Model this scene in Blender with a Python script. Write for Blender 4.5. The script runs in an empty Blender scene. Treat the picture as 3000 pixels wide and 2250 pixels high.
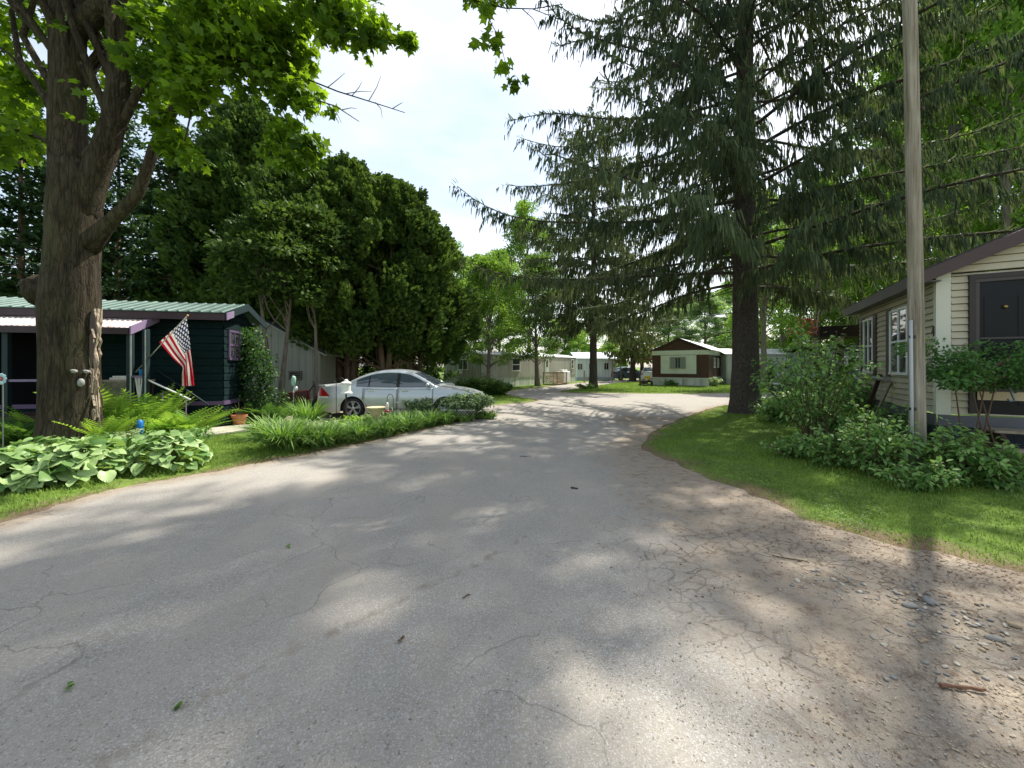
import bpy, math, random
import numpy as np
from mathutils import Vector, Matrix, geometry
R = math.radians
rng = np.random.default_rng(11)
random.seed(5)
F, HV, EYE = 1150.0, 1072.0, 1.6          # focal length and horizon row in photo pixels, eye height in metres
scene = bpy.context.scene
COL = scene.collection

def G(u, v):                               # ground point under a photo position
    Y = EYE * F / (v - HV)
    return ((u - 1500) / F * Y, Y, 0.0)
def A(u, v, Y):                            # point at depth Y
    return ((u - 1500) / F * Y, Y, EYE - (v - HV) / F * Y)
def along(o, d, u):                        # distance along a wall (o + d*a) seen in column u
    k = (u - 1500) / F
    return (o[1] * k - o[0]) / (d[0] - d[1] * k)
def zat(o, d, a, v):
    return EYE - (v - HV) / F * (o[1] + d[1] * a)
def S(r, g, b):
    f = lambda c: c / 255 / 12.92 if c <= 10 else ((c / 255 + .055) / 1.055) ** 2.4
    return (f(r), f(g), f(b), 1)

# ------------------------------------------------------------------ objects
def tag(o, label=None, cat=None, group=None, kind=None):
    if label: o['label'] = label
    if cat: o['category'] = cat
    if group: o['group'] = group
    if kind: o['kind'] = kind
    return o
def thing(name, label, cat, loc=(0, 0, 0), rz=0.0, group=None, sc=None):
    o = bpy.data.objects.new(name, None)
    COL.objects.link(o)
    o.location = loc
    o.rotation_euler = (0, 0, rz)
    o.empty_display_size = .2
    if sc is not None: o.scale = (sc, sc, sc) if not hasattr(sc, '__len__') else sc
    return tag(o, label, cat, group)
def origin(p):
    v = Vector((0, 0, 0))
    while p is not None:
        v += p.location
        p = p.parent
    return v
def link(name, me, mat=None, parent=None):
    o = bpy.data.objects.new(name, me)
    COL.objects.link(o)
    if parent is not None: o.parent = parent
    if mat is not None and not me.materials: me.materials.append(mat)
    return o
def dup(root, loc, rz=0.0, label=None, cat=None, group=None, sc=None):
    r = root.copy(); COL.objects.link(r)
    r.location = loc; r.rotation_euler = (0, 0, rz)
    if sc is not None: r.scale = (sc, sc, sc) if not hasattr(sc, '__len__') else sc
    tag(r, label, cat, group)
    for ch in list(root.children):
        c = ch.copy(); COL.objects.link(c); c.parent = r
        for g in list(ch.children):
            d = g.copy(); COL.objects.link(d); d.parent = c
    return r

class MB:
    """collects shapes, links them as ONE mesh object"""
    def __init__(s): s.v = []; s.f = []
    def add(s, vs, fs):
        n = len(s.v)
        s.v += [tuple(map(float, p)) for p in vs]
        s.f += [tuple(i + n for i in f) for f in fs]
        return s
    def box(s, x0, x1, y0, y1, z0, z1):
        return s.add([(x0, y0, z0), (x1, y0, z0), (x1, y1, z0), (x0, y1, z0), (x0, y0, z1), (x1, y0, z1), (x1, y1, z1), (x0, y1, z1)],
                     [(0, 3, 2, 1), (4, 5, 6, 7), (0, 1, 5, 4), (1, 2, 6, 5), (2, 3, 7, 6), (3, 0, 4, 7)])
    def obox(s, o, d, n, a0, a1, s0, s1, z0, z1):    # a along d, s along outward n
        P = lambda a, t, z: (o[0] + d[0] * a + n[0] * t, o[1] + d[1] * a + n[1] * t, z)
        vs = [P(a0, s0, z0), P(a1, s0, z0), P(a1, s1, z0), P(a0, s1, z0), P(a0, s0, z1), P(a1, s0, z1), P(a1, s1, z1), P(a0, s1, z1)]
        fs = [(0, 3, 2, 1), (4, 5, 6, 7), (0, 1, 5, 4), (1, 2, 6, 5), (2, 3, 7, 6), (3, 0, 4, 7)]
        return s.add(vs, fs)
    def prism(s, pts, vec):                            # polygon pts (3D) extruded by vec
        n = len(pts); vec = Vector(vec)
        vs = [tuple(p) for p in pts] + [tuple(Vector(p) + vec) for p in pts]
        fs = [tuple(range(n)), tuple(range(2 * n - 1, n - 1, -1))] + [(i, i + n, (i + 1) % n + n, (i + 1) % n) for i in range(n)]
        return s.add(vs, fs)
    def bar(s, p, q, w, h=None):                       # rectangular bar between two points
        h = h or w
        p, q = Vector(p), Vector(q); t = (q - p).normalized()
        up = Vector((0, 0, 1)) if abs(t.z) < .95 else Vector((0, 1, 0))
        a = t.cross(up).normalized() * w / 2; b = a.cross(t).normalized() * h / 2
        vs = [p - a - b, p + a - b, p + a + b, p - a + b, q - a - b, q + a - b, q + a + b, q - a + b]
        return s.add(vs, [(0, 3, 2, 1), (4, 5, 6, 7), (0, 1, 5, 4), (1, 2, 6, 5), (2, 3, 7, 6), (3, 0, 4, 7)])
    def tube(s, path, rad, n=8, cap=True, wob=None):
        path = [Vector(p) for p in path]; m = len(path)
        if not hasattr(rad, '__len__'): rad = [rad] * m
        t0 = (path[1] - path[0]).normalized()
        a = t0.cross(Vector((0, 0, 1)) if abs(t0.z) < .9 else Vector((0, 1, 0))).normalized()
        vs = []
        for i in range(m):
            t = (path[min(i + 1, m - 1)] - path[max(i - 1, 0)]).normalized()
            a = (a - t * a.dot(t)).normalized(); b = t.cross(a)
            for k in range(n):
                th = 2 * math.pi * k / n
                r = rad[i] * (wob(i, th) if wob else 1)
                vs.append(path[i] + (a * math.cos(th) + b * math.sin(th)) * r)
        fs = [(i * n + k, i * n + (k + 1) % n, (i + 1) * n + (k + 1) % n, (i + 1) * n + k) for i in range(m - 1) for k in range(n)]
        if cap: fs += [tuple(range(n - 1, -1, -1)), tuple((m - 1) * n + k for k in range(n))]
        return s.add(vs, fs)
    def lathe(s, prof, c=(0, 0, 0), n=16, wob=None, cap=True):
        m = len(prof)
        vs = []
        for i, (r, z) in enumerate(prof):
            for k in range(n):
                th = 2 * math.pi * k / n
                w = wob(i, th) if wob else 1
                vs.append((c[0] + r * w * math.cos(th), c[1] + r * w * math.sin(th), c[2] + z))
        fs = [(i * n + k, i * n + (k + 1) % n, (i + 1) * n + (k + 1) % n, (i + 1) * n + k) for i in range(m - 1) for k in range(n)]
        if cap: fs += [tuple(range(n - 1, -1, -1)), tuple((m - 1) * n + k for k in range(n))]
        return s.add(vs, fs)
    def blob(s, c, r, seed=0, n=10, amt=.15):          # lumpy stone-like ball
        rr = random.Random(seed)
        ph = [rr.uniform(0, 6.28) for _ in range(6)]
        r = r if hasattr(r, '__len__') else (r, r, r)
        m = max(4, n // 2); vs = []; fs = []
        for i in range(m + 1):
            la = -math.pi / 2 + math.pi * i / m
            for k in range(n):
                lo = 2 * math.pi * k / n
                w = 1 + amt * (math.sin(2 * lo + ph[0]) * math.cos(la) + .6 * math.sin(3 * lo + ph[1] + 2 * la) + .5 * math.sin(3 * la + ph[2]))
                vs.append((c[0] + r[0] * w * math.cos(la) * math.cos(lo), c[1] + r[1] * w * math.cos(la) * math.sin(lo), c[2] + r[2] * w * math.sin(la)))
        for i in range(m):
            for k in range(n): fs.append((i * n + k, i * n + (k + 1) % n, (i + 1) * n + (k + 1) % n, (i + 1) * n + k))
        return s.add(vs, fs)
    def build(s, name, mat, parent=None, world=False, smooth=False, bevel=0):
        me = bpy.data.meshes.new(name)
        vs = s.v
        if world and parent is not None:
            o = origin(parent); vs = [(x - o.x, y - o.y, z - o.z) for x, y, z in vs]
        me.from_pydata(vs, [], s.f); me.update()
        ob = link(name, me, mat, parent)
        if smooth: me.polygons.foreach_set('use_smooth', [True] * len(me.polygons))
        if bevel:
            b = ob.modifiers.new('edge', 'BEVEL'); b.width = bevel; b.segments = 2; b.limit_method = 'ANGLE'
        return ob

def np_mesh(name, V, Fs, mat=None, parent=None, attrs=None, smooth=False):
    V = np.ascontiguousarray(V, np.float32); Fs = np.ascontiguousarray(Fs, np.int32)
    me = bpy.data.meshes.new(name); k = Fs.shape[1]
    me.vertices.add(len(V)); me.vertices.foreach_set('co', V.ravel())
    me.loops.add(Fs.size); me.loops.foreach_set('vertex_index', Fs.ravel())
    me.polygons.add(len(Fs)); me.polygons.foreach_set('loop_start', np.arange(len(Fs), dtype=np.int32) * k)
    for nm, d in (attrs or {}).items():
        a = me.attributes.new(nm, 'FLOAT', 'POINT'); a.data.foreach_set('value', np.ascontiguousarray(d, np.float32))
    if smooth: me.polygons.foreach_set('use_smooth', np.ones(len(Fs), bool))
    me.update(calc_edges=True); me.validate()
    return link(name, me, mat, parent)

def unit(a): return a / np.maximum(np.linalg.norm(a, axis=-1, keepdims=True), 1e-9)
class FB:
    """foliage: many small leaves in one mesh (triangles), 'var' varies each leaf's own colour"""
    def __init__(s): s.V = []; s.T = []; s.A = []; s.n = 0
    def add(s, tv, tf, pos, tip, nrm, size, var=None, r=None):
        r = r or rng
        N = len(pos); tip = unit(tip); nrm = unit(nrm - (nrm * tip).sum(1, keepdims=True) * tip); x = np.cross(tip, nrm)
        size = np.broadcast_to(np.asarray(size, float), (N,)) if np.ndim(size) < 2 else size
        if np.ndim(size) == 1: size = np.stack([size] * 3, 1)
        V = pos[:, None] + (tv[None, :, 0:1] * size[:, None, 0:1]) * x[:, None] + (tv[None, :, 1:2] * size[:, None, 1:2]) * tip[:, None] + (tv[None, :, 2:3] * size[:, None, 2:3]) * nrm[:, None]
        T = tf[None] + (np.arange(N) * len(tv))[:, None, None] + s.n
        var = r.random(N) if var is None else var
        s.V.append(V.reshape(-1, 3)); s.T.append(T.reshape(-1, 3)); s.A.append(np.repeat(var, len(tv))); s.n += N * len(tv)
        return s
    def raw(s, V, T, var):
        s.V.append(V); s.T.append(T + s.n); s.A.append(var); s.n += len(V); return s
    def build(s, name, mat, parent=None, world=False, smooth=False):
        V = np.concatenate(s.V)
        if world and parent is not None: V = V - np.array(origin(parent))
        return np_mesh(name, V, np.concatenate(s.T), mat, parent, {'var': np.concatenate(s.A)}, smooth)

def fan(ring, c):
    tv = np.array([c] + ring, float); n = len(ring)
    return tv, np.array([(0, i + 1, (i + 1) % n + 1) for i in range(n)])
_h = [(0, 0, 0), (.28, .0, -.03), (.46, .16, -.06), (.27, .31, .02), (.57, .62, -.07), (.32, .60, 0), (.17, .68, .02)]
MAPLE = fan(_h + [(0, 1.0, -.08)] + [(-x, y, z) for x, y, z in _h[:0:-1]], (0, .4, .03))
DIAM = (np.array([(0, 0, 0), (.27, .42, .07), (0, 1, -.05), (-.27, .42, .07)]), np.array([(0, 1, 2), (0, 2, 3)]))
OVAL = (np.array([(0, 0, 0), (.2, .22, .05), (.24, .55, .06), (0, 1, -.1), (-.24, .55, .06), (-.2, .22, .05), (0, .5, 0)]),
        np.array([(0, 1, 6), (1, 2, 6), (2, 3, 6), (3, 4, 6), (4, 5, 6), (5, 0, 6)]))
SPRAY = (np.array([(0, 0, 0), (.30, .35, .03), (.12, .45, 0), (.32, .8, -.05), (0, 1, -.04), (-.28, .72, .02), (-.1, .5, 0), (-.33, .4, -.03)]),
         np.array([(0, 1, 2), (0, 2, 6), (2, 3, 4), (2, 4, 6), (4, 5, 6), (0, 6, 7)]))
HEART = (np.array([(0, .06, 0), (.26, -.06, .10), (.47, .16, .12), (.45, .5, .07), (.24, .82, -.04), (0, 1.05, -.22), (-.24, .82, -.04), (-.45, .5, .07), (-.47, .16, .12), (-.26, -.06, .10), (0, .35, -.0), (0, .7, -.05)]),
         np.array([(0, 1, 2), (0, 2, 10), (10, 2, 3), (10, 3, 11), (11, 3, 4), (11, 4, 5), (0, 10, 8), (0, 8, 9), (10, 7, 8), (10, 11, 7), (11, 6, 7), (11, 5, 6)]))

def _hosta():
    vs, ts, n, k = [], [], 7, 7
    for i in range(n):
        s = i / (n - 1); w = .52 * math.sin(math.pi * min(.985, .06 + .94 * s) ** .72) ** .75
        for j in range(k):
            t = 2 * j / (k - 1) - 1
            vs.append((w * t, s + .10 * (t * t) * (s < .3) * -1, .16 * abs(t) * w * 2 * (1 - s) + .05 * t * t * math.sin(7 * s + 2 * t) + .012 * (j % 2) - .26 * s ** 2.2))
    for i in range(n - 1):
        for j in range(k - 1):
            a = i * k + j; ts += [(a, a + 1, a + k + 1), (a, a + k + 1, a + k)]
    return np.array(vs, float), np.array(ts)
HOSTA = _hosta()
def blades(pos, az, L, w, lean, arch, segs=3, r=None):
    """grass-like strips: rise along lean, then arch over. returns V,T,var"""
    r = r or rng
    N = len(pos); t = np.linspace(0, 1, segs + 1)
    hx = np.cos(az); hy = np.sin(az)
    out = L[:, None] * (lean[:, None] * t + arch[:, None] * t ** 2.2)
    up = L[:, None] * (np.sqrt(np.maximum(1 - lean ** 2, .05))[:, None] * t - (arch[:, None] * .75) * t ** 2.6)
    c = np.stack([pos[:, 0:1] + out * hx[:, None], pos[:, 1:2] + out * hy[:, None], pos[:, 2:3] + up], -1)
    ww = w[:, None] * (1 - t ** 1.8 * .95) * .5
    sx = -hy[:, None] * ww; sy = hx[:, None] * ww
    l = c.copy(); l[..., 0] -= sx; l[..., 1] -= sy
    q = c.copy(); q[..., 0] += sx; q[..., 1] += sy
    V = np.stack([l, q], 2).reshape(N, -1, 3); n = V.shape[1]
    tf = []
    for i in range(segs): a = 2 * i; tf += [(a, a + 1, a + 3), (a, a + 3, a + 2)]
    T = np.array(tf)[None] + (np.arange(N) * n)[:, None, None]
    return V.reshape(-1, 3), T.reshape(-1, 3), np.repeat(r.random(N), n)

# ------------------------------------------------------------------ materials
class NT:
    def __init__(s, name):
        s.m = bpy.data.materials.new(name); s.m.use_nodes = True
        s.t = s.m.node_tree; s.t.nodes.clear()
        s.out = s.t.nodes.new('ShaderNodeOutputMaterial')
    def n(s, typ, ins=None, **kw):
        nd = s.t.nodes.new('ShaderNode' + typ)
        for k, v in kw.items(): setattr(nd, k, v)
        for k, v in (ins or {}).items(): s.set(nd, k, v)
        return nd
    def set(s, nd, k, v):
        sock = nd.inputs[k]
        if isinstance(v, bpy.types.NodeSocket): s.t.links.new(v, sock)
        elif isinstance(v, bpy.types.Node): s.t.links.new(v.outputs[0], sock)
        else: sock.default_value = v
    def co(s, kind='Object', scale=(1, 1, 1)):
        tc = s.n('TexCoord')
        if tuple(scale) == (1, 1, 1): return tc.outputs[kind]
        return s.n('Mapping', {'Vector': tc.outputs[kind], 'Scale': scale}).outputs[0]
    def noise(s, vec, scale, detail=4, rough=.55, dist=0.0):
        return s.n('TexNoise', {'Vector': vec, 'Scale': scale, 'Detail': detail, 'Roughness': rough, 'Distortion': dist}).outputs[0]
    def ramp(s, fac, a, b, c0=0, c1=1):       # map a..b to c0..c1 clamped
        return s.n('MapRange', {0: fac, 1: a, 2: b, 3: c0, 4: c1}).outputs[0]
    def mix(s, fac, a, b, mode='MIX'):
        nd = s.n('MixRGB', {0: fac, 1: a, 2: b}, blend_type=mode); return nd.outputs[0]
    def math(s, op, a, b=0.0):
        return s.n('Math', {0: a, 1: b}, operation=op).outputs[0]
    def bump(s, h, strength=.3, dist=.01):
        return s.n('Bump', {'Height': h, 'Strength': strength, 'Distance': dist}).outputs[0]
    def pbsdf(s, col, rough=.6, normal=None, metal=0.0, spec=.4, **kw):
        p = s.n('BsdfPrincipled', {'Base Color': col, 'Roughness': rough, 'Metallic': metal, 'Specular IOR Level': spec})
        for k, v in kw.items(): s.set(p, k, v)
        if normal is not None: s.set(p, 'Normal', normal)
        return p
    def done(s, sh):
        s.t.links.new(sh.outputs[0], s.out.inputs[0]); return s.m

_cache = {}
def paint(name, col, rough=.55, var=.15, scale=3.0, bump=.0, bscale=40, metal=0.0, stretch=(1, 1, 1), dirt=None, dscale=1.2, damt=.5, spec=.4):
    """a plain surface: colour varied by noise, with streaks or grime of a colour of its own"""
    if name in _cache: return _cache[name]
    t = NT(name); v = t.co('Object', stretch)
    f = t.noise(v, scale, 5)
    lo = tuple(c * (1 - var) for c in col[:3]) + (1,); hi = tuple(min(1, c * (1 + var)) for c in col[:3]) + (1,)
    c = t.mix(t.ramp(f, .3, .7), lo, hi)
    if dirt:
        g = t.noise(v, dscale, 6, .65)
        c = t.mix(t.ramp(g, .48, .72, 0, damt), c, dirt)
    nm = t.bump(t.noise(v, bscale, 3), bump, .01) if bump else None
    _cache[name] = t.done(t.pbsdf(c, rough, nm, metal, spec)); return _cache[name]

def leaf(name, ca, cb, trans=.45, tcol=None, rough=.5, spec=.3):
    t = NT(name)
    a = t.n('Attribute', attribute_name='var').outputs['Fac']
    c = t.mix(a, ca, cb)
    p = t.pbsdf(c, rough, spec=spec)
    tc = t.mix(a, tuple(x * 1.15 for x in ca[:3]) + (1,), tcol or tuple(min(1, x * 1.6) for x in cb[:3]) + (1,))
    tr = t.n('BsdfTranslucent', {'Color': tc})
    return t.done(t.n('MixShader', {0: trans, 1: p.outputs[0], 2: tr.outputs[0]}))

def glass_mat(name, col=(.02, .024, .03, 1), rough=.04, spec=.9):
    t = NT(name); v = t.co()
    return t.done(t.pbsdf(col, rough, t.bump(t.noise(v, 1.5, 2), .04, .05), spec=spec))
# ------------------------------------------------------------------ camera, sky, sun
SUN_AZ, SUN_EL = R(44.5), R(56)
cam = bpy.data.cameras.new('camera'); co = bpy.data.objects.new('camera', cam); COL.objects.link(co)
cam.sensor_width = 36; cam.lens = 36 * F / 3000; cam.shift_y = -(1125 - HV) / 3000
cam.clip_start = .05; cam.clip_end = 2000
co.location = (0, 0, EYE); co.rotation_euler = (R(90), 0, 0); scene.camera = co
w = bpy.data.worlds.new('World'); scene.world = w; w.use_nodes = True
nt = w.node_tree; bg = nt.nodes['Background']
sky = nt.nodes.new('ShaderNodeTexSky'); sky.sky_type = 'NISHITA'; sky.sun_disc = False
sky.sun_elevation = SUN_EL; sky.sun_rotation = SUN_AZ
sky.air_density = 1.2; sky.dust_density = 1.8; sky.ozone_density = 1.0
# thin high cloud veil over the sky
tc = nt.nodes.new('ShaderNodeTexCoord'); mp = nt.nodes.new('ShaderNodeMapping'); mp.inputs['Scale'].default_value = (1.2, 1.2, 3.0)
nz = nt.nodes.new('ShaderNodeTexNoise'); nz.inputs['Scale'].default_value = 1.1; nz.inputs['Detail'].default_value = 7; nz.inputs['Roughness'].default_value = .55
mr = nt.nodes.new('ShaderNodeMapRange'); mr.inputs[1].default_value = .36; mr.inputs[2].default_value = .62; mr.inputs[3].default_value = .04; mr.inputs[4].default_value = .55
mx = nt.nodes.new('ShaderNodeMixRGB'); mx.inputs[2].default_value = (7.0, 7.1, 7.0, 1)
nt.links.new(tc.outputs['Generated'], mp.inputs[0]); nt.links.new(mp.outputs[0], nz.inputs['Vector']); nt.links.new(nz.outputs[0], mr.inputs[0])
nt.links.new(mr.outputs[0], mx.inputs[0]); nt.links.new(sky.outputs[0], mx.inputs[1]); nt.links.new(mx.outputs[0], bg.inputs[0])
bg.inputs[1].default_value = .14
sl = bpy.data.lights.new('sun', 'SUN'); sl.energy = 4.8; sl.angle = R(.8); sl.color = (1, .95, .86)
so = bpy.data.objects.new('sun', sl); COL.objects.link(so)
sd_ = Vector((math.sin(SUN_AZ) * math.cos(SUN_EL), math.cos(SUN_AZ) * math.cos(SUN_EL), math.sin(SUN_EL)))
so.rotation_euler = sd_.to_track_quat('Z', 'Y').to_euler(); so.location = (0, 0, 40)
scene.view_settings.view_transform = 'Standard'; scene.view_settings.look = 'None'
scene.view_settings.gamma = 1; scene.view_settings.exposure = .70
scene.cycles.max_bounces = 7; scene.cycles.diffuse_bounces = 3; scene.cycles.transmission_bounces = 5; scene.cycles.glossy_bounces = 3
scene.cycles.use_denoising = True

# ------------------------------------------------------------------ ground and road
g2 = lambda u, v: G(u, v)[:2]
right_edge = [g2(2230, 1169), g2(2145, 1182), g2(2060, 1203), g2(1985, 1230), g2(1910, 1266), g2(1880, 1302), g2(1905, 1325), g2(1960, 1349), g2(2200, 1450), g2(2500, 1567), g2(3000, 1672), (6.2, 1.75), (9, .9), (18, .4)]
left_edge = [(-8.5, -12), (-6.9, -3), (-5.75, 1.5), g2(0, 1528), g2(200, 1469), g2(400, 1420), g2(700, 1369), g2(1000, 1309), g2(1250, 1255), g2(1420, 1220), (-.62, 13.0)]
outline = left_edge + [(-1.7, 12.75), (-2.7, 11.5), (-4.5, 11.0), (-6.6, 10.9), (-7.2, 13.0), (-6.4, 14.6), (-3.4, 15.2), g2(1412, 1189), g2(1500, 1182), g2(1560, 1177), g2(1574, 1171), g2(1550, 1167), g2(1500, 1160), g2(1470, 1151),
            (.1, 25.4), (2.4, 30), (4.7, 34.0), (7.5, 38.6), (17, 50), (30, 62), (33, 58), (17, 44.5), (11, 38.5), g2(1702, 1137), g2(1640, 1147), g2(1668, 1150.5), g2(1800, 1152), g2(2000, 1153.5),
            (13.4, 23.2), (22, 23.6), (42, 25), (42, 19.5), (22, 19.8)] + right_edge + [(18, -12)]
def catmull(pts, step=.3):
    out = []; n = len(pts); P = [np.array(p, float) for p in pts]
    for i in range(n):
        p0, p1, p2, p3 = P[i - 1], P[i], P[(i + 1) % n], P[(i + 2) % n]
        d = np.linalg.norm(p2 - p1); near = min(np.hypot(*p1), np.hypot(*p2))
        k = max(2, int(d / max(step, near * .03)))
        k = min(k, 40)
        for j in range(k):
            t = j / k
            out.append(.5 * (2 * p1 + (p2 - p0) * t + (2 * p0 - 5 * p1 + 4 * p2 - p3) * t * t + (3 * p1 - p0 - 3 * p2 + p3) * t ** 3))
    return np.array(out)
road_poly = catmull(outline, .16)
_s = np.cumsum(np.r_[0, np.linalg.norm(np.diff(road_poly, axis=0), axis=1)])
_w = sum(a * np.sin(_s * f + p) for a, f, p in ((.03, 1.3, .3), (.03, 3.7, 1.1), (.03, 9.3, 2.2), (.028, 17.0, .7)))
_t = np.roll(road_poly, -1, 0) - np.roll(road_poly, 1, 0); _t /= np.linalg.norm(_t, axis=1, keepdims=True) + 1e-9
road_poly = road_poly + np.stack([-_t[:, 1], _t[:, 0]], 1) * _w[:, None] + rng.normal(0, .015, road_poly.shape)
RA = road_poly; RB = np.roll(road_poly, -1, 0)
def seg_dist(P, A_, B_):
    P = np.asarray(P, float); best = np.full(len(P), 1e9)
    for a, b in zip(A_, B_):
        d = b - a; L = (d @ d) + 1e-12
        t = np.clip(((P - a) @ d) / L, 0, 1)
        q = P - a - t[:, None] * d
        np.minimum(best, (q * q).sum(1), out=best)
    return np.sqrt(best)
def inside(P, A_, B_):
    P = np.asarray(P, float); c = np.zeros(len(P), bool)
    for a, b in zip(A_, B_):
        if a[1] == b[1]: continue
        m = (a[1] > P[:, 1]) != (b[1] > P[:, 1])
        c ^= m & (P[:, 0] < (b[0] - a[0]) * (P[:, 1] - a[1]) / (b[1] - a[1]) + a[0])
    return c
def road_sd(P):                            # >0 outside the road
    d = seg_dist(P, RA, RB); return np.where(inside(P, RA, RB), -d, d)
def sstep(x, a, b):
    t = np.clip((x - a) / (b - a), 0, 1); return t * t * (3 - 2 * t)
_re = catmull(right_edge[3:], .2)[:-12]; REA, REB = _re[:-1], _re[1:]
def lines(pts):
    p = np.array(pts, float); return p[:-1], p[1:]

# ground sheet, fine near the camera and stretching to the horizon
sx = np.linspace(-1, 1, 340); gx = 420 * np.sinh(5.6 * sx) / np.sinh(5.6)
sy = np.linspace(-.72, 1, 340); gy = 6 + 420 * np.sinh(5.6 * sy) / np.sinh(5.6)
GX, GY = np.meshgrid(gx, gy); P2 = np.stack([GX.ravel(), GY.ravel()], 1)
gsd = np.full(len(P2), 9.0); near = (np.abs(P2[:, 0]) < 46) & (P2[:, 1] > -16) & (P2[:, 1] < 66)
gsd[near] = road_sd(P2[near])
gz = -.012 + .03 * sstep(gsd, -.05, .45)
bank = sstep(P2[:, 0], 3.4, 7.0) * sstep(P2[:, 1], 2.0, 4.5) * (1 - sstep(P2[:, 1], 12, 16)) * sstep(gsd, .2, 2.0) * .06
gz = gz + bank
nx = len(gx); idx = np.arange(len(P2)).reshape(len(gy), nx)
GF = np.stack([idx[:-1, :-1].ravel(), idx[:-1, 1:].ravel(), idx[1:, 1:].ravel(), idx[1:, :-1].ravel()], 1)
def ground_z(P):
    P = np.asarray(P, float); s = road_sd(P)
    return -.012 + .03 * sstep(s, -.05, .45) + sstep(P[:, 0], 3.4, 7.0) * sstep(P[:, 1], 2.0, 4.5) * (1 - sstep(P[:, 1], 12, 16)) * sstep(s, .2, 2.0) * .06

t = NT('lawn_soil'); v = t.co()
sdv = t.n('Attribute', attribute_name='edge').outputs['Fac']
n1 = t.noise(v, 1.3, 6, .6); n2 = t.noise(v, 18, 4); n3 = t.noise(v, 90, 3)
grass = t.mix(t.ramp(n1, .35, .65), S(78, 102, 40), S(112, 138, 58))
grass = t.mix(t.ramp(n2, .45, .75, 0, .6), grass, S(74, 80, 40))
dirtc = t.mix(t.ramp(n3, .3, .7), S(92, 76, 60), S(140, 120, 98))
dirtc = t.mix(t.ramp(n2, .5, .7, 0, .7), dirtc, S(96, 68, 48))
e = t.math('ADD', sdv, t.ramp(n1, .25, .75, -.28, .28)); e = t.math('ADD', e, t.ramp(n2, .25, .75, -.12, .12))
c = t.mix(t.ramp(e, .04, .34), dirtc, grass)
lawn_m = t.done(t.pbsdf(c, .9, t.bump(t.math('ADD', n3, n2), .5, .02), spec=.15))
gobj = np_mesh('ground', np.stack([P2[:, 0], P2[:, 1], gz], 1), GF, lawn_m, None, {'edge': gsd}, True)
tag(gobj, 'mown grass lawn and bare soil on both sides of the road', 'ground', kind='structure')

# road sheet: constrained triangulation with fine interior points
inn = []
for st, x0, x1, y0, y1 in ((.085, -6, 6, .9, 4.2), (.13, -6.2, 6, 4.2, 8.5), (.3, -6, 14, 8.5, 18), (.8, -8, 42, 18, 62), (.7, -9, 18, -12, .9)):
    X, Y = np.meshgrid(np.arange(x0, x1, st), np.arange(y0, y1, st)); q = np.stack([X.ravel(), Y.ravel()], 1)
    inn.append(q + rng.uniform(-.2, .2, q.shape) * st)
inn = np.concatenate(inn); s_in = road_sd(inn); inn = inn[s_in < -.06]
pts = np.concatenate([road_poly, inn])
res = geometry.delaunay_2d_cdt([Vector(p) for p in pts.tolist()], [], [list(range(len(road_poly)))], 1, 1e-6)
rv = np.array([tuple(p) for p in res[0]]); rf = np.array([f for f in res[2] if len(f) == 3])
ok = inside(rv[rf].mean(1), RA, RB); rf = rf[ok]
rsd = -road_sd(rv); dre = seg_dist(rv, REA, REB)
near_r = np.clip((rv[:, 1] - 1) / 9, 0, 1)
wr = 2.6 - 1.7 * near_r
dirt = np.maximum(1 - sstep(dre, .15, wr), .9 * (1 - sstep(rsd, .02, .55)))
dirt = np.maximum(dirt, .85 * sstep(rv[:, 0] - .05 * rv[:, 1], .2, 1.9) * (1 - sstep(rv[:, 1], 6.5, 10.5)))
dirt = np.maximum(dirt, sstep(-rv[:, 0], 1.6, 2.6) * sstep(rv[:, 1], 11.0, 12.0) * (1 - sstep(rv[:, 1], 15.5, 16.5)))
seam_pts = [g2(u, v) for u, v in ((250, 2250), (420, 2170), (560, 2075), (700, 1990), (860, 1905), (1010, 1838), (1130, 1780), (1290, 1700), (1420, 1640), (1540, 1570))]
seam = seg_dist(rv, *lines(seam_pts))
broken = sstep(rv[:, 0] + .2 * rv[:, 1], 1.1, 2.2) * (1 - sstep(rv[:, 1], 3.4, 4.6))
rz = .004 * np.sin(rv[:, 0] * 2.1 + .4) * np.sin(rv[:, 1] * 1.7) * sstep(rsd, .1, .6) - .004 * dirt * sstep(rsd, 0, .5)

t = NT('worn_asphalt'); v = t.co()
dv = t.n('Attribute', attribute_name='dirt').outputs['Fac']; sv = t.n('Attribute', attribute_name='seam').outputs['Fac']
ed = t.n('Attribute', attribute_name='edge').outputs['Fac']; br = t.n('Attribute', attribute_name='broken').outputs['Fac']
big = t.noise(v, .55, 6, .6); mid = t.noise(v, 3.2, 6, .62); fine = t.noise(v, 55, 3, .7); grit = t.noise(v, 170, 2, .6)
agg = t.n('TexVoronoi', {'Vector': v, 'Scale': 150}, feature='F1'); aggc = agg.outputs['Color']; aggd = agg.outputs['Distance']
asp = t.mix(t.ramp(big, .3, .7), (.262, .234, .192, 1), (.355, .320, .265, 1))
asp = t.mix(t.ramp(mid, .35, .68, 0, .55), asp, (.36, .335, .295, 1))
bw = t.n('RGBToBW', {0: aggc}).outputs[0]
asp = t.mix(t.ramp(bw, .15, .85, 0, .7), asp, t.mix(t.ramp(bw, .3, .9), (.11, .11, .112, 1), (.5, .49, .47, 1)))
asp = t.mix(t.ramp(grit, .56, .72, 0, .32), asp, (.06, .058, .055, 1))
asp = t.mix(t.ramp(fine, .62, .74, 0, .5), asp, (.46, .44, .41, 1))
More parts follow.
